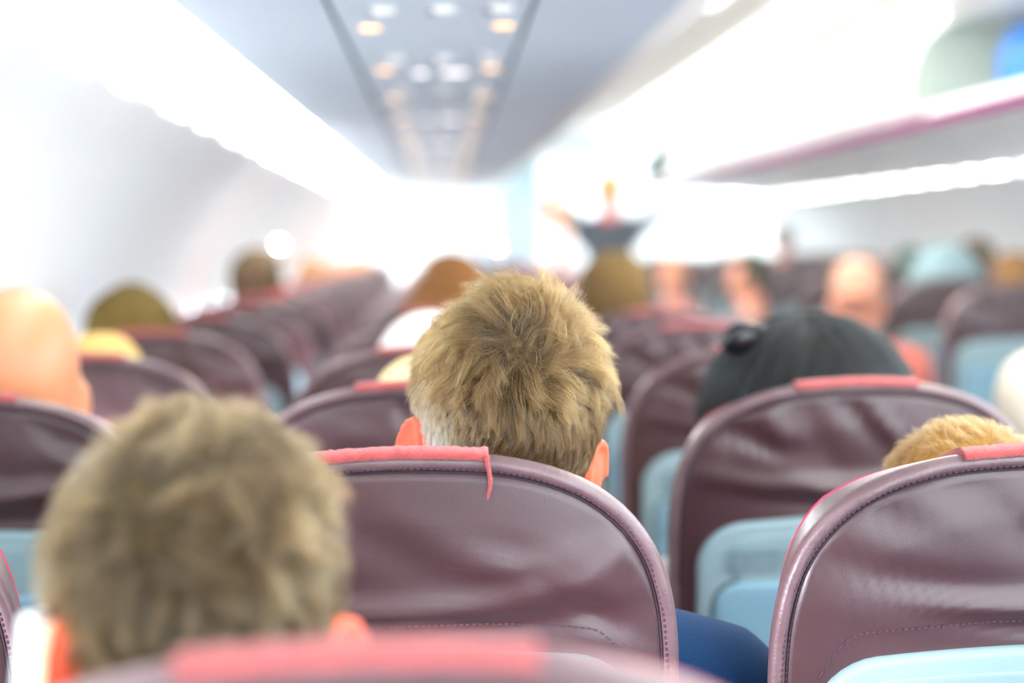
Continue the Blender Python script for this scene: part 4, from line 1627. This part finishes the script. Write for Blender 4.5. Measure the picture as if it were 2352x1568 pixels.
# --- standing people
def standing(c, label, hair, shirt, trouser, arms, yaw=0, scale=1.0, seed=0, scarf=None, skin='skin', style='short'):
    t = empty('person', c)
    t.scale = (scale,) * 3
    tag(t, label, 'person')
    J = dict(neck0=(0, -.01, -.08), neck1=(0, -.02, -.175), chest=(0, -.01, -.33), belly=(0, 0, -.50), pelvis=(0, 0, -.68), sh=(.17, -.01, -.235), el=(.22, 0, -.52), wr=(.22, .06, -.78),
             hip=(.085, 0, -.76), kn=(.09, .01, -1.14), an=(.09, -.01, -1.50))
    link('body', remesh(build_person(J, A=rotm(yaw), arms=arms), 'body', M[skin], .009, 1), t)
    link('shirt', remesh(build_person(J, inflate=.012, parts=('torso', 'sleeves', 'long'), arms=arms), 'shirt', cloth(*shirt), .012, 3), t)
    mb = MB(); build_person(J, inflate=.016, parts=('legs',), mb=mb); mb.ellipsoid((0, 0, -.70), (.182, .135, .12))
    link('trousers', remesh(mb, 'trousers', cloth(*trouser), .013, 3), t)
    if hair:
        hair_cap(style, seed, rotm(yaw), .013).build('hair', capmat('hair_%d' % seed, srgb(*hair[0]), srgb(*hair[1])), t, 'all')
    if scarf:
        m = MB(); m.tube([(.066 * math.cos(a), -.018 + .066 * math.sin(a), -.165 + .006 * math.sin(a)) for a in [2 * PI * k / 20 for k in range(21)]], .022, 12)
        m.ellipsoid((0, .055, -.185), (.03, .02, .03)); m.build('neck_scarf', scarf, t)
    return t


cA = W(1396, 438, 13.2)
cA = Vector((cA.x, 13.2, cA.z))
hl = W(1288, 432, 13.0) - cA; hrr = W(1530, 462, 13.4) - cA
armsA = {-1: ((-.165, -.01, -.225), tuple(Vector((-.165, -.01, -.225)).lerp(hl, .5) + Vector((-.0, 0, -.03))), tuple(hl)),
         1: ((.165, -.01, -.225), tuple(Vector((.165, -.01, -.225)).lerp(hrr, .5) + Vector((0, 0, -.035))), tuple(hrr))}
_a = standing(cA, 'flight attendant in a navy top and red neck scarf, arms raised to the bins', ((190, 140, 60), (206, 160, 80)), ('navyblack', (24, 42, 58)), ('navyblack', (24, 42, 58)), armsA, yaw=60,
         scarf=mat('red_scarf', srgb(214, 70, 96), .7), seed=301)
_a.scale = (1.08, 1.08, 1.08)
cP = W(1276, 402, 11.9)
cP = Vector((cP.x + .0, 11.9, CAM_Z + .30))
armsP = {1: ((.165, -.01, -.225), (.22, .05, -.50), (.2, .2, -.6)), -1: ((-.165, -.01, -.225), (-.22, .05, -.50), (-.2, .2, -.6))}
_p = standing(W(1278, 474, 11.6), 'standing passenger in a pale pink top and pale green trousers, left of the attendant', ((236, 214, 196), (244, 226, 210)), ('palepink', (250, 232, 228)), ('palegreen', (226, 236, 214)), armsP, seed=302, skin='skin_bald')
_p.rotation_euler.z = math.radians(75)
standing(W(1799, 552, 12.4), 'person in a pink top standing at the window side right of the aisle', ((96, 76, 48), (116, 92, 60)), ('pink', (236, 170, 160)), ('grey', (120, 120, 130)), armsP, seed=303, scale=.8)

# hooded passenger in the aisle at the right border
cH = W(2386, 935, 3.7)
t = standing(cH, 'cream hooded figure cut off by the right border, in the aisle', None, ('cream', (196, 184, 166)), ('grey', (120, 120, 130)), None, scale=.78, style='scarf')
hair_cap('scarf', 9, None, .022).build('hood', cloth('cream', (236, 226, 208)), t, 'all')

# faint haze added to wash out the forward cabin like lens flare
mb = MB(); mb.box(-.85, 2 * XC + .85, 3.2, 17.1, .02, CAM_Z + .86)
hz = mb.build('veil', None, smooth=False)
hm = bpy.data.materials.new('flare_veil'); hm.use_nodes = True
nt = hm.node_tree; nt.nodes.remove(nt.nodes['Principled BSDF'])
vs = nt.nodes.new('ShaderNodeVolumeScatter'); vs.inputs['Color'].default_value = (.97, .98, 1, 1); vs.inputs['Density'].default_value = .014; vs.inputs['Anisotropy'].default_value = .35
nt.links.new(vs.outputs[0], nt.nodes['Material Output'].inputs['Volume'])
hz.data.materials.append(hm)
tag(hz, 'thin bright haze added over the forward cabin in place of flare', 'veil', kind='stuff')
